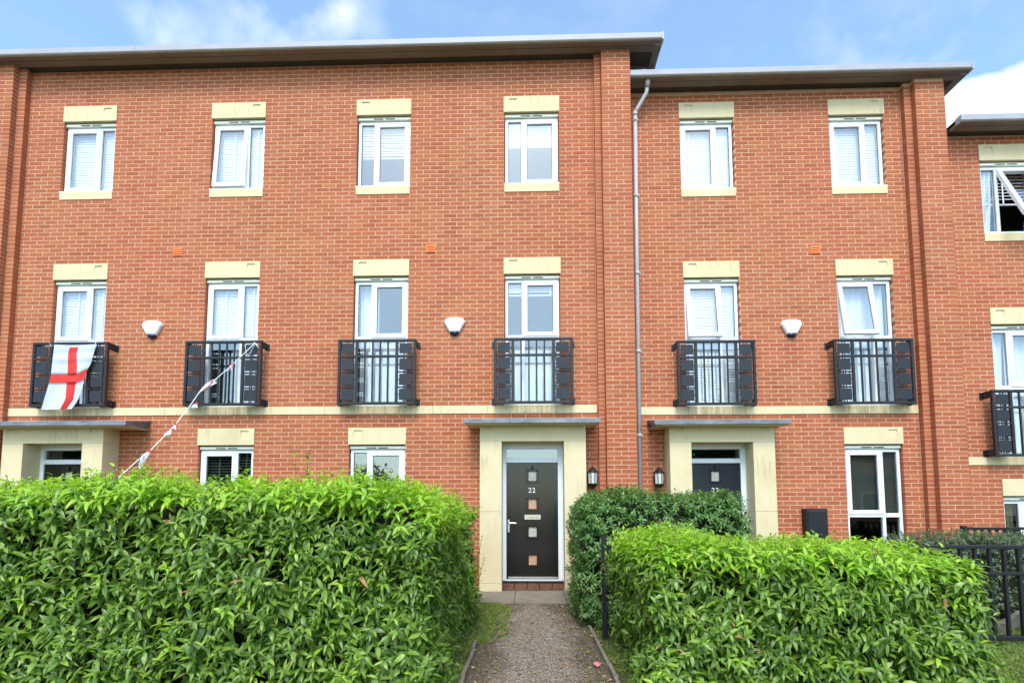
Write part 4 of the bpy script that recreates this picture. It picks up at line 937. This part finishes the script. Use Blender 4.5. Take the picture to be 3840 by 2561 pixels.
# ------------------------------------------------------------------ railings
def railing(x0, x1, y, ztop, zbot, spacing, label, mid=None, pick=0.0, endpost=True, t=0.026, phase=0.0):
    o = thing('iron_railing', ((x0 + x1) / 2, y, 0), label, 'railing')
    MB().bbox(x0, x1, y - 0.026, y + 0.026, ztop - 0.04, ztop, 0.006).build('top_rail', 'iron', o)
    MB().bbox(x0, x1, y - 0.026, y + 0.026, zbot, zbot + 0.045, 0.006).build('bottom_rail', 'iron', o)
    if mid: MB().bbox(x0, x1, y - 0.024, y + 0.024, mid - 0.035, mid, 0.005).build('middle_rail', 'iron', o)
    x = x0 + spacing * (0.5 + phase)
    while x < x1 - 0.02:
        MB().bbox(x - t / 2 * 1.1, x + t / 2 * 1.1, y - 0.018, y + 0.018, zbot + 0.045, ztop - 0.04, 0.003).build('baluster', 'iron', o); x += spacing
    for xx in ([x0, x1] if endpost else []): MB().bbox(xx - 0.03, xx + 0.03, y - 0.031, y + 0.031, -0.05, ztop + 0.02, 0.006).build('post', 'iron', o)
    return o
railing(6.0, 11.0, -3.39, 0.99, 0.03, 0.146, 'long black iron railing standing right behind the right-hand hedge', mid=0.715, endpost=False)
railing(9.56, 14.0, -0.90, 1.065, 0.03, 0.107, 'shorter black railing farther back at the lowest house', endpost=True)
pst = thing('iron_post', (3.87, -3.36, 0), 'single tall black post at the path between the clipped bush and the right hedge', 'post')
MB().bbox(3.845, 3.895, -3.385, -3.335, -0.05, 1.09, 0.005).build('shaft', 'iron', pst); MB().box(3.842, 3.898, -3.388, -3.332, 1.09, 1.10).build('cap', 'iron', pst)
pst = thing('iron_post', (2.30, -3.36, 0), 'black post half buried in the path side of the left hedge', 'post')
MB().bbox(2.275, 2.325, -3.385, -3.335, -0.05, 0.75, 0.005).build('shaft', 'iron', pst); MB().box(2.272, 2.328, -3.388, -3.332, 0.75, 0.76).build('cap', 'iron', pst)
pst = thing('iron_post', (3.99, -2.95, 0), 'dark post in the shade just behind the tall black path post', 'post')
MB().bbox(3.95, 4.03, -2.99, -2.91, -0.05, 0.92, 0.005).build('shaft', 'iron', pst); MB().box(3.945, 4.035, -2.995, -2.905, 0.92, 0.935).build('cap', 'iron', pst)

# ------------------------------------------------------------------ foliage
NR = np.random.RandomState(11)
def leaf_proto(L, Wd, curl, fold=0.25):
    xs = [0.0, 0.28, 0.66, 1.0]; hw = [0.06, 0.92, 0.80, 0.0]
    v = [(0, 0, 0)]
    for i in (1, 2):
        x_ = xs[i]; z_ = -curl * x_ * x_
        v += [(x_, -hw[i] * Wd / 2, z_ + fold * Wd * 0.5), (x_, 0, z_), (x_, hw[i] * Wd / 2, z_ + fold * Wd * 0.5)]
    v.append((1.0, 0, -curl))
    tri = [(0, 1, 2), (0, 2, 3), (4, 7, 5), (5, 7, 6)]; quad = [(1, 4, 5, 2), (2, 5, 6, 3)]
    return np.array(v) * [L, L, L], np.array(tri), np.array(quad)
def norm(a): return a / np.maximum(np.linalg.norm(a, axis=-1, keepdims=True), 1e-9)
def leaf_frames(pos, d, upv):
    X = norm(d); Y = norm(np.cross(upv, X)); Z = np.cross(X, Y); return X, Y, Z
def leaves_mesh(name, pos, X, Y, Z, scale, proto, mats, midx, parent, roll=None):
    V, T, Q = proto; n = len(pos); k = len(V)
    P = pos[:, None, :] + scale[:, None, None] * (V[None, :, 0:1] * X[:, None, :] + V[None, :, 1:2] * Y[:, None, :] + V[None, :, 2:3] * Z[:, None, :])
    off = (np.arange(n) * k)[:, None, None]
    TT = (T[None] + off).reshape(-1, 3); QQ = (Q[None] + off).reshape(-1, 4)
    mi = np.concatenate([np.repeat(midx, len(T)), np.repeat(midx, len(Q))])
    return np_mesh(name, P.reshape(-1, 3), [TT, QQ], mats, parent, mi)
def surface_points(n, lo, hi, r, faces, weights):
    """points on a rounded box with outward normals; faces among -x +x -y +y +z"""
    lo, hi = np.array(lo), np.array(hi); P = np.zeros((n, 3)); ax = {'-x': (0, 0), '+x': (0, 1), '-y': (1, 0), '+y': (1, 1), '+z': (2, 1)}
    w = np.array(weights, float); w /= w.sum(); ch = NR.choice(len(faces), n, p=w)
    P = lo + NR.rand(n, 3) * (hi - lo)
    for i, f in enumerate(faces):
        a, s = ax[f]; P[ch == i, a] = (lo, hi)[s][a]
    ilo, ihi = lo + r, hi - r; ilo[2] = lo[2] - 1
    C_ = np.clip(P, ilo, ihi); N = norm(P - C_); return C_ + N * r, N
def hedge(name, lo, hi, r, nshoots, faces, weights, label, leafL, mats, newfrac, topz, lw=0.36, per=(6, 10), shoot=0.10, top_extra=0, core=0.13, bulge=0.05, nsingle=300, cat='hedge', droop=0.55, newside=0.05, core_r=None, topnoise=0.03, shape=None):
    t = thing(name, ((lo[0] + hi[0]) / 2, (lo[1] + hi[1]) / 2, 0), label, cat)
    P, N = surface_points(nshoots, lo, hi, r, faces, weights)
    if top_extra:
        P2, N2 = surface_points(top_extra, lo, hi, r, ['+z'], [1]); P = np.vstack([P, P2]); N = np.vstack([N, N2])
    # lumpy surface, pockets
    def lump(p): return (np.sin(p[:, 0] * 3.1 + 1.3) * np.sin(p[:, 2] * 4.3 + p[:, 1] * 2.2) + 0.6 * np.sin(p[:, 0] * 8.3 + p[:, 1] * 5) * np.sin(p[:, 2] * 9.1 + 0.7))
    P = P + N * (bulge * lump(P))[:, None]
    topmask = P[:, 2] > topz; Z0 = P[:, 2].copy()
    if shape is not None: P[:, 2] = P[:, 2] * shape(P)
    P[:, 2] += topnoise * np.sin(P[:, 0] * 5.7 + 2) * (N[:, 2] > .5)
    keep = (lump(P * 1.7 + 3.1) > -1.0) | (NR.rand(len(P)) < 0.7); P, N, topmask, Z0 = P[keep], N[keep], topmask[keep], Z0[keep]
    keep = P[:, 2] > 0.04; P, N, topmask, Z0 = P[keep], N[keep], topmask[keep], Z0[keep]
    n = len(P)
    istop = topmask & (NR.rand(n) < 0.93)
    isnew = (istop & (NR.rand(n) < np.clip((Z0 - topz) / 0.04, 0.35, 1))) | (NR.rand(n) < newside)
    axis = norm(N * 0.75 + NR.randn(n, 3) * 0.38 + np.array([0, 0, 0.45])); axis[istop] = norm(np.array([0, 0, 0.9]) + NR.randn(istop.sum(), 3) * 0.33 + N[istop] * 0.75)
    slen = shoot * (0.6 + 0.8 * NR.rand(n)); slen[istop] *= 1.25
    depth = 0.17 * NR.rand(n) ** 1.3 * (~istop) + 0.08 * NR.rand(n) * istop; P = P - N * depth[:, None]
    pos, D, UPV, SC_, MI = [], [], [], [], []
    tw = MB()
    cnt = NR.randint(per[0], per[1] + 1, n)
    mx = cnt.max(); ph = NR.rand(n) * 6.28
    a1 = norm(np.cross(axis, np.array([0.3, 0.9, 0.1]) + 0 * axis)); a2 = np.cross(axis, a1)
    for j in range(mx):
        m = cnt > j; f = (j + 0.5) / cnt[m]
        ang = ph[m] + j * 2.399
        rad = a1[m] * np.cos(ang)[:, None] + a2[m] * np.sin(ang)[:, None]
        p = P[m] + axis[m] * (slen[m] * f)[:, None]
        tilt = 0.25 + 0.9 * f ** 1.5
        d = rad + axis[m] * tilt[:, None] + NR.randn(m.sum(), 3) * 0.18 + np.array([0, 0, -0.18])
        pos.append(p); D.append(d); UPV.append(axis[m] * 0.6 + np.array([0, 0, 0.9]) + N[m] * 0.35 + NR.randn(m.sum(), 3) * 0.15)
        SC_.append((0.72 + 0.5 * NR.rand(m.sum())) * (1.05 - 0.45 * f ** 3)); MI.append(np.where(isnew[m] & (NR.rand(m.sum()) < 0.92), 1, 0) if len(mats) > 1 else np.zeros(m.sum(), int))
    pos = np.vstack(pos); D = np.vstack(D); UPV = np.vstack(UPV); SC_ = np.concatenate(SC_); MI = np.concatenate(MI)
    if len(mats) > 2:
        odd = NR.rand(len(pos)) < 0.003; MI[odd] = 2
    X, Y, Z = leaf_frames(pos, D, UPV)
    protos = [leaf_proto(leafL, lw, droop * 0.5), leaf_proto(leafL, lw * 1.15, droop * 0.85, 0.15), leaf_proto(leafL, lw * 0.85, droop * 1.2, 0.35)]
    dist = np.linalg.norm(pos - np.array(CAM), axis=1); outv = dist + 10 * (pos[:, 2] > 5)
    order = np.argsort(dist - 0.15 * NR.rand(len(pos))); singles = np.zeros(len(pos), bool); singles[order[:nsingle]] = True
    var = NR.randint(0, 3, len(pos)); pm = {}
    for i in np.where(singles)[0]:
        key = (var[i], MI[i])
        if key not in pm:
            Vp, Tp, Qp = protos[var[i]]; me = bpy.data.meshes.new('leaf'); me.from_pydata([tuple(q) for q in Vp], [], [tuple(q) for q in Tp] + [tuple(q) for q in Qp]); me.materials.append(M[mats[MI[i]]])
            me.polygons.foreach_set('use_smooth', [True] * len(me.polygons)); pm[key] = me
        o = bpy.data.objects.new('leaf', pm[key]); COL.objects.link(o); o.parent = t
        mw = Matrix(((X[i][0], Y[i][0], Z[i][0], 0), (X[i][1], Y[i][1], Z[i][1], 0), (X[i][2], Y[i][2], Z[i][2], 0), (0, 0, 0, 1))) @ Matrix.Scale(SC_[i], 4)
        o.matrix_basis = Matrix.Translation(Vector(pos[i]) - wloc(t)) @ mw
    rest = ~singles
    parts = []
    Vall, Tall, Qall, mT, mQ, base = [], [], [], [], [], 0
    for v_ in range(3):
        m = rest & (var == v_); V_, T_, Q_ = protos[v_]; nn = m.sum(); kk = len(V_)
        PP = pos[m][:, None, :] + SC_[m][:, None, None] * (V_[None, :, 0:1] * X[m][:, None, :] + V_[None, :, 1:2] * Y[m][:, None, :] + V_[None, :, 2:3] * Z[m][:, None, :])
        off = (np.arange(nn) * kk)[:, None, None] + base
        Vall.append(PP.reshape(-1, 3)); Tall.append((T_[None] + off).reshape(-1, 3)); Qall.append((Q_[None] + off).reshape(-1, 4)); mT.append(np.repeat(MI[m], len(T_))); mQ.append(np.repeat(MI[m], len(Q_))); base += nn * kk
    np_mesh('foliage', np.vstack(Vall), [np.vstack(Tall), np.vstack(Qall)], mats, t, np.concatenate(mT + mQ))['kind'] = 'stuff'
    # stems of a share of the shoots, and branches inside
    tw = MB()
    for i in range(0, n, 3):
        b0 = P[i] - N[i] * 0.18 - axis[i] * 0.02; tw.tube([tuple(b0), tuple(P[i] + axis[i] * slen[i])], [0.004, 0.0018], 3)
    lo_, hi_ = np.array(lo), np.array(hi)
    for i in range(int((hi[0] - lo[0]) * (hi[1] - lo[1]) * 9)):
        x_, y_ = lo_[:2] + 0.1 + NR.rand(2) * (hi_[:2] - lo_[:2] - 0.2); h_ = hi[2] * (0.7 + 0.25 * NR.rand())
        tw.tube([(x_, y_, -0.02), (x_ + NR.randn() * .08, y_ + NR.randn() * .08, h_ * .5), (x_ + NR.randn() * .15, y_ + NR.randn() * .15, h_)], [0.014, 0.009, 0.004], 4)
    tw.build('stems', 'twig', t)['kind'] = 'stuff'
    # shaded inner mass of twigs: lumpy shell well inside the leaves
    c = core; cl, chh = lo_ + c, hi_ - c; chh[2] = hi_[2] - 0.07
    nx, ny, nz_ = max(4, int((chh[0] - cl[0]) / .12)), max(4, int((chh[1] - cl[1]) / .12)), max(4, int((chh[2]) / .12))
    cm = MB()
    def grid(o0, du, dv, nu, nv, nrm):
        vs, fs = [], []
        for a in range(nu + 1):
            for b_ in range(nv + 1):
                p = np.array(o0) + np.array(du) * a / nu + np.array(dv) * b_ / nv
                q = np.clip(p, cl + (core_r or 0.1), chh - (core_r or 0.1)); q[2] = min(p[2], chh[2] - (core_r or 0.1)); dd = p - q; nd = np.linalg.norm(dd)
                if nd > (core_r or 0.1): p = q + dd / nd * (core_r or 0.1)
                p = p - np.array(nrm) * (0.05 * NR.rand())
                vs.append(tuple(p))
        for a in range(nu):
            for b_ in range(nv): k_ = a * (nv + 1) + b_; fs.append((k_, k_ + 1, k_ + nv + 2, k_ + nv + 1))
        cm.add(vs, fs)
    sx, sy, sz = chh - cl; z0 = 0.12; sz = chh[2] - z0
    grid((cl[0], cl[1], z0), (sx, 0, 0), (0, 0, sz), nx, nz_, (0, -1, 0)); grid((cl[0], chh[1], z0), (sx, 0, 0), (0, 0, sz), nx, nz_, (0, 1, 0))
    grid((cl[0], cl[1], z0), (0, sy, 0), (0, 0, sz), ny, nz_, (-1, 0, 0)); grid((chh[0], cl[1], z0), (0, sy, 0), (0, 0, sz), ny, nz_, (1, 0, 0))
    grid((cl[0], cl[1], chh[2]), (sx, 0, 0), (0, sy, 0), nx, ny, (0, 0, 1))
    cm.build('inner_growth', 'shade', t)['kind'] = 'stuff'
    return t

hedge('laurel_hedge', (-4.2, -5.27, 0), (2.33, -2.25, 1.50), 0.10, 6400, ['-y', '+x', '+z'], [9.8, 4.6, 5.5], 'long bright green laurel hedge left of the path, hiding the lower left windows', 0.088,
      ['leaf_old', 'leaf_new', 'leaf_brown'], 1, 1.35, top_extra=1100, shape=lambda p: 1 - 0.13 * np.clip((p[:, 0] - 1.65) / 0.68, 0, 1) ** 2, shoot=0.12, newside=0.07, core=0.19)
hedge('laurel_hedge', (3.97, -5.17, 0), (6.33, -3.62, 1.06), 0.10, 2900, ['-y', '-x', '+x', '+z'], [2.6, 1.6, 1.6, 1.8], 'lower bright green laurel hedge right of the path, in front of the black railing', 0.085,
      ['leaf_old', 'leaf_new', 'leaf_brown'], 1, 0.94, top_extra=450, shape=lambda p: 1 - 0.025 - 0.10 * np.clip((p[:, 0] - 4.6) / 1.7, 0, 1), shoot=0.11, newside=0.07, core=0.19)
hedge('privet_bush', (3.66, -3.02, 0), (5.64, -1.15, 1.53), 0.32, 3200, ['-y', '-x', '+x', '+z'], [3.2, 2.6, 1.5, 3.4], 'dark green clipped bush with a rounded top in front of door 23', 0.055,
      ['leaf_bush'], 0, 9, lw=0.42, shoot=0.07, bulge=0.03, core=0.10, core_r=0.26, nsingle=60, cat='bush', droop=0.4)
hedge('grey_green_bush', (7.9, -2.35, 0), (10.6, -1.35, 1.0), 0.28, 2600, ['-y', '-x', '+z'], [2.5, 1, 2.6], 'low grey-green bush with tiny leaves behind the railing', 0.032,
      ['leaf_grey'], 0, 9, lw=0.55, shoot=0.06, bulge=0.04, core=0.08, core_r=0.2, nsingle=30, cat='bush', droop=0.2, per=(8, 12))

def small_plant(name, x, y, z0, h, n, leafL, mats, label, cat, spread=0.12, lw=0.35, mi=None, stem='redtwig', nst=4):
    t = thing(name, (x, y, 0), label, cat); tw = MB(); pos, D, U2, sc, MI = [], [], [], [], []
    for s_ in range(nst):
        a = rnd.uniform(0, 6.28); rr = spread * rnd.uniform(0.2, 1) if nst > 1 else 0
        tip = Vector((x + rr * math.cos(a), y + rr * math.sin(a), h * (rnd.uniform(0.75, 1) if nst > 1 else 1))); b0 = Vector((x + rr * .2 * math.cos(a), y + rr * .2 * math.sin(a), z0))
        tw.tube([b0, (b0 + tip) / 2 + Vector((rnd.uniform(-.02, .02), 0, 0)), tip], [0.008, 0.005, 0.002], 4)
        for i in range(n // nst):
            f = (i + 0.5) / (n // nst); p = b0.lerp(tip, 0.35 + 0.65 * f); an = i * 2.4 + s_
            pos.append(p); D.append((math.cos(an), math.sin(an), 0.25 + 0.5 * f)); U2.append((0, 0, 1)); sc.append(rnd.uniform(.7, 1.2)); MI.append(rnd.choice(range(len(mats))))
    pos, D, U2, sc, MI = map(np.array, (pos, D, U2, sc, MI)); X, Y, Z = leaf_frames(pos, D.astype(float), U2.astype(float) + 0.01)
    leaves_mesh('foliage', pos, X, Y, Z, sc, leaf_proto(leafL, lw, 0.3), mats, MI, t)['kind'] = 'stuff'
    tw.build('stem', stem, t); return t
small_plant('young_shrub', 2.22, -1.75, 0, 1.08, 130, 0.09, ['leaf_yellow', 'leaf_new', 'leaf_old'], 'small yellow-green shrub squeezed between the left hedge and the porch', 'shrub', 0.26, nst=8)
small_plant('young_shrub', 2.30, -2.05, 0, 0.72, 170, 0.07, ['leaf_new', 'leaf_new', 'leaf_old'], 'low bright green shrub at the rear corner of the left hedge', 'shrub', 0.22, nst=9)
small_plant('sapling', 0.31, -2.6, 0.0, 2.42, 96, 0.09, ['leaf_old', 'leaf_new'], 'thin sapling with sparse leaves standing above the left hedge', 'sapling', 0.13, nst=3, lw=0.45)
small_plant('flowering_plant', 8.62, -2.95, 0, 0.80, 60, 0.07, ['leaf_bush', 'pink'], 'small plant with a pink flower behind the railing at the right edge', 'plant', 0.12, nst=4)
small_plant('weed_clump', 2.12, -0.75, 0, 0.22, 120, 0.05, ['leaf_bush', 'leaf_old'], 'low weeds at the foot of the porch pillar left of door 22', 'weeds', 0.16, nst=10)
small_plant('weed_clump', 4.05, -1.25, 0, 0.20, 110, 0.05, ['leaf_bush', 'leaf_old'], 'low weeds between the doorstep and the clipped bush', 'weeds', 0.18, nst=10)

# grass and ground litter
def grass(name, rects, dens, h, kind='grass'):
    P = []
    for (x0, x1, y0, y1, dn) in rects:
        n = int((x1 - x0) * (y1 - y0) * dens * dn); p = np.column_stack([x0 + (x1 - x0) * NR.rand(n), y0 + (y1 - y0) * NR.rand(n), np.zeros(n)])
        q = np.sin(p[:, 0] * 7) * np.sin(p[:, 1] * 6 + 1) + NR.randn(n) * 0.5; P.append(p[q > -0.5])
    P = np.vstack(P); n = len(P); a = NR.rand(n) * 6.28; hh = h * (0.5 + NR.rand(n)); w = 0.004
    side = np.column_stack([np.cos(a), np.sin(a), 0 * a]); lean = np.column_stack([NR.randn(n) * .4, NR.randn(n) * .4, np.ones(n)])
    V = np.stack([P - side * w, P + side * w, P + lean * hh[:, None] * .6 + side * w * .7, P + lean * hh[:, None] * [1.5, 1.5, 1]], 1).reshape(-1, 3)
    T = np.array([(0, 1, 2), (0, 2, 3)])[None] + (np.arange(n) * 4)[:, None, None]
    o = np_mesh(name, V, [T.reshape(-1, 3)], kind); tag(o, 'short rough grass beside the path and behind the railing', 'grass', kind='stuff'); return o
grass('grass', [(2.30, 2.53, -5.2, -3.55, 1.6), (2.25, 2.66, -3.55, -1.38, 1.8), (2.6, 2.84, -3.3, -1.5, .55), (3.79, 3.98, -6.0, -3.4, .8), (3.72, 3.95, -3.2, -1.4, .5), (5.9, 9.0, -5.6, -3.45, 1.0), (6.6, 9.0, -3.3, -2.4, .9), (2.0, 2.3, -2.2, -1.4, .8), (3.9, 5.0, -6.2, -5.3, .6), (1.0, 2.5, -6.1, -5.4, .6)], 6500, 0.026)
def litter(n, regions, L, mats, name, label):
    pos = []
    for x0, x1, y0, y1, w_ in regions:
        k_ = int(n * w_); pos.append(np.column_stack([x0 + (x1 - x0) * NR.rand(k_), y0 + (y1 - y0) * NR.rand(k_), 0.006 + 0.01 * NR.rand(k_)]))
    pos = np.vstack(pos); n = len(pos); a = NR.rand(n) * 6.28; d = np.column_stack([np.cos(a), np.sin(a), NR.randn(n) * .15]); X, Y, Z = leaf_frames(pos, d, np.tile([0, 0, 1.0], (n, 1)) + NR.randn(n, 3) * .3)
    o = leaves_mesh(name, pos, X, Y, Z, 0.5 + NR.rand(n), leaf_proto(L, 0.45, 0.25), mats, NR.randint(0, len(mats), n), None); tag(o, label, 'leaves', kind='stuff')
litter(520, [(2.5, 2.9, -4.8, -1.4, .30), (3.35, 3.75, -4.8, -1.4, .38), (2.9, 3.4, -4.6, -1.4, .08), (2.3, 4.1, -1.35, -0.4, .08), (3.75, 4.1, -5, -1.4, .16)], 0.04, ['leaf_brown', 'leaf_brown', 'twig', 'leaf_old'], 'fallen_leaves', 'brown fallen leaves and twigs scattered over the gravel path')
# loose gravel
n = 5200; pos = np.column_stack([2.58 + 1.14 * NR.rand(n), -6.0 + 4.6 * NR.rand(n), 0.001 + 0 * NR.rand(n)]); r = 0.0035 + 0.005 * NR.rand(n) ** 2
oc = np.array([(1, 0, 0), (0, 1, 0), (-1, 0, 0), (0, -1, 0), (0, 0, .8)]); Vg = pos[:, None, :] + oc[None] * r[:, None, None] * (0.7 + 0.6 * NR.rand(n, 5, 1)); Tg = np.array([(0, 1, 4), (1, 2, 4), (2, 3, 4), (3, 0, 4)])[None] + (np.arange(n) * 5)[:, None, None]
m_, nt_, b_s = newmat('loose_gravel'); nt_.links.new(ramp(nt_, island_random(nt_), [(0, (0.09, 0.07, 0.05)), (0.5, (0.20, 0.155, 0.115)), (0.9, (0.31, 0.26, 0.20)), (1, (0.55, 0.5, 0.42))]), b_s.inputs['Base Color']); b_s.inputs['Roughness'].default_value = 0.9; M['gravel'] = m_
tag(np_mesh('gravel', Vg.reshape(-1, 3), [Tg.reshape(-1, 3)], 'gravel'), 'loose grey-brown gravel on the front path', 'gravel', kind='stuff')
lt = MB(); ctr = Vector((3.66, -4.30, 0.02)); vs = []
for i in range(9): a = i * 0.698; rr = 0.045 * (0.6 + 0.5 * ((i * 37) % 10) / 10); vs.append((ctr.x + rr * math.cos(a), ctr.y + rr * math.sin(a) * 0.7, 0.012 + 0.03 * ((i * 53) % 7) / 7))
lt.add(vs + [(ctr.x, ctr.y, 0.05)], [(i, (i + 1) % 9, 9) for i in range(9)]); tag(lt.build('litter', 'pink'), 'crumpled scrap of red plastic lying against the right path edging', 'litter')
br = MB(); br.tube([(3.80, -2.95, 0.01), (3.95, -2.8, 0.05), (4.15, -2.7, 0.04)], 0.007, 5).tube([(3.95, -2.8, 0.05), (4.0, -2.65, 0.03)], 0.004, 4); tag(br.build('fallen_twig', 'leaf_brown'), 'pale fallen twig at the end of the right path edging', 'twig')
bd = MB(); bd.add([(8.15, -3.05, 0.0), (8.9, -2.45, 0.0), (8.93, -2.50, 0.0), (8.18, -3.10, 0.0), (8.15, -3.05, 0.13), (8.9, -2.45, 0.15), (8.93, -2.50, 0.15), (8.18, -3.10, 0.13)], [(0, 1, 5, 4), (3, 7, 6, 2), (4, 5, 6, 7), (0, 4, 7, 3), (1, 2, 6, 5)])
tag(bd.build('edging_board', 'kerb'), 'slanting weathered board in the grass behind the railing', 'board')

# ------------------------------------------------------------------ across the street (mirrored in the windows)
def tree(x, y, h, rad, label, seed):
    t = thing('broadleaf_tree', (x, y, 0), label, 'tree', 'trees across the street, mirrored in the glass'); r_ = np.random.RandomState(seed)
    tk = MB(); tk.tube([(x, y, -.1), (x + .1, y, h * .3), (x, y + .1, h * .6), (x + .1, y, h * .85)], [.22, .17, .11, .04], 8)
    for i in range(9):
        a = r_.rand() * 6.28; z_ = h * (.3 + .4 * r_.rand()); tk.tube([(x, y, z_), (x + math.cos(a) * rad * .4, y + math.sin(a) * rad * .4, z_ + .5), (x + math.cos(a) * rad * .8, y + math.sin(a) * rad * .8, z_ + 1.2)], [.07, .045, .015], 5)
    tk.build('trunk', 'twig', t)
    n = 11000; c = r_.randn(26, 3) * [rad * .45, rad * .45, h * .13] + [x, y, h * .58]; k_ = r_.randint(0, 26, n)
    pos = c[k_] + r_.randn(n, 3) * rad * .2; d = r_.randn(n, 3); X, Y, Z = leaf_frames(pos, d, r_.randn(n, 3) + [0, 0, 1])
    leaves_mesh('crown', pos, X, Y, Z, 0.7 + .6 * r_.rand(n), leaf_proto(.22, .6, .2), ['leaf_tree'], np.zeros(n, int), t)['kind'] = 'stuff'
tree(-7.6, -24, 3.6, 2.0, 'low round tree mirrored in the ground floor window left of door 22', 3)
tree(-16, -24, 7.0, 3.0, 'dense tree mirrored in the ground floor window by the bunting', 4)
tree(-26, -24, 8.0, 3.2, 'tall tree across the street mirrored over the leftmost door', 5)
tree(14.6, -22, 8.0, 3.0, 'tree across the street mirrored in the glass over door 23', 6)
op = thing('opposite_house', (26, -30, 0), 'plain pale house across the street, mirrored in the right ground floor window', 'house')
MB().prism_y([(20, 0), (32, 0), (32, 3.0), (26, 5.2), (20, 3.0)], -34, -28).build('wall', 'flank', op)
MB().prism_x([(-34.4, 2.9), (-31, 5.2), (-27.6, 2.9), (-27.6, 3.05), (-31, 5.4), (-34.4, 3.05)], 19.6, 32.4).build('roof', 'roof', op)
for wx_ in (21.0, 23.6, 26.2):
    for wz_ in (0.9,):
        f_ = MB().box(wx_, wx_ + 1.2, -28.0, -27.94, wz_, wz_ + 1.3).build('window_frame', 'upvc', op); MB().box(wx_ + .1, wx_ + 1.1, -27.935, -27.93, wz_ + .1, wz_ + 1.2).build('pane', 'door_navy', f_)
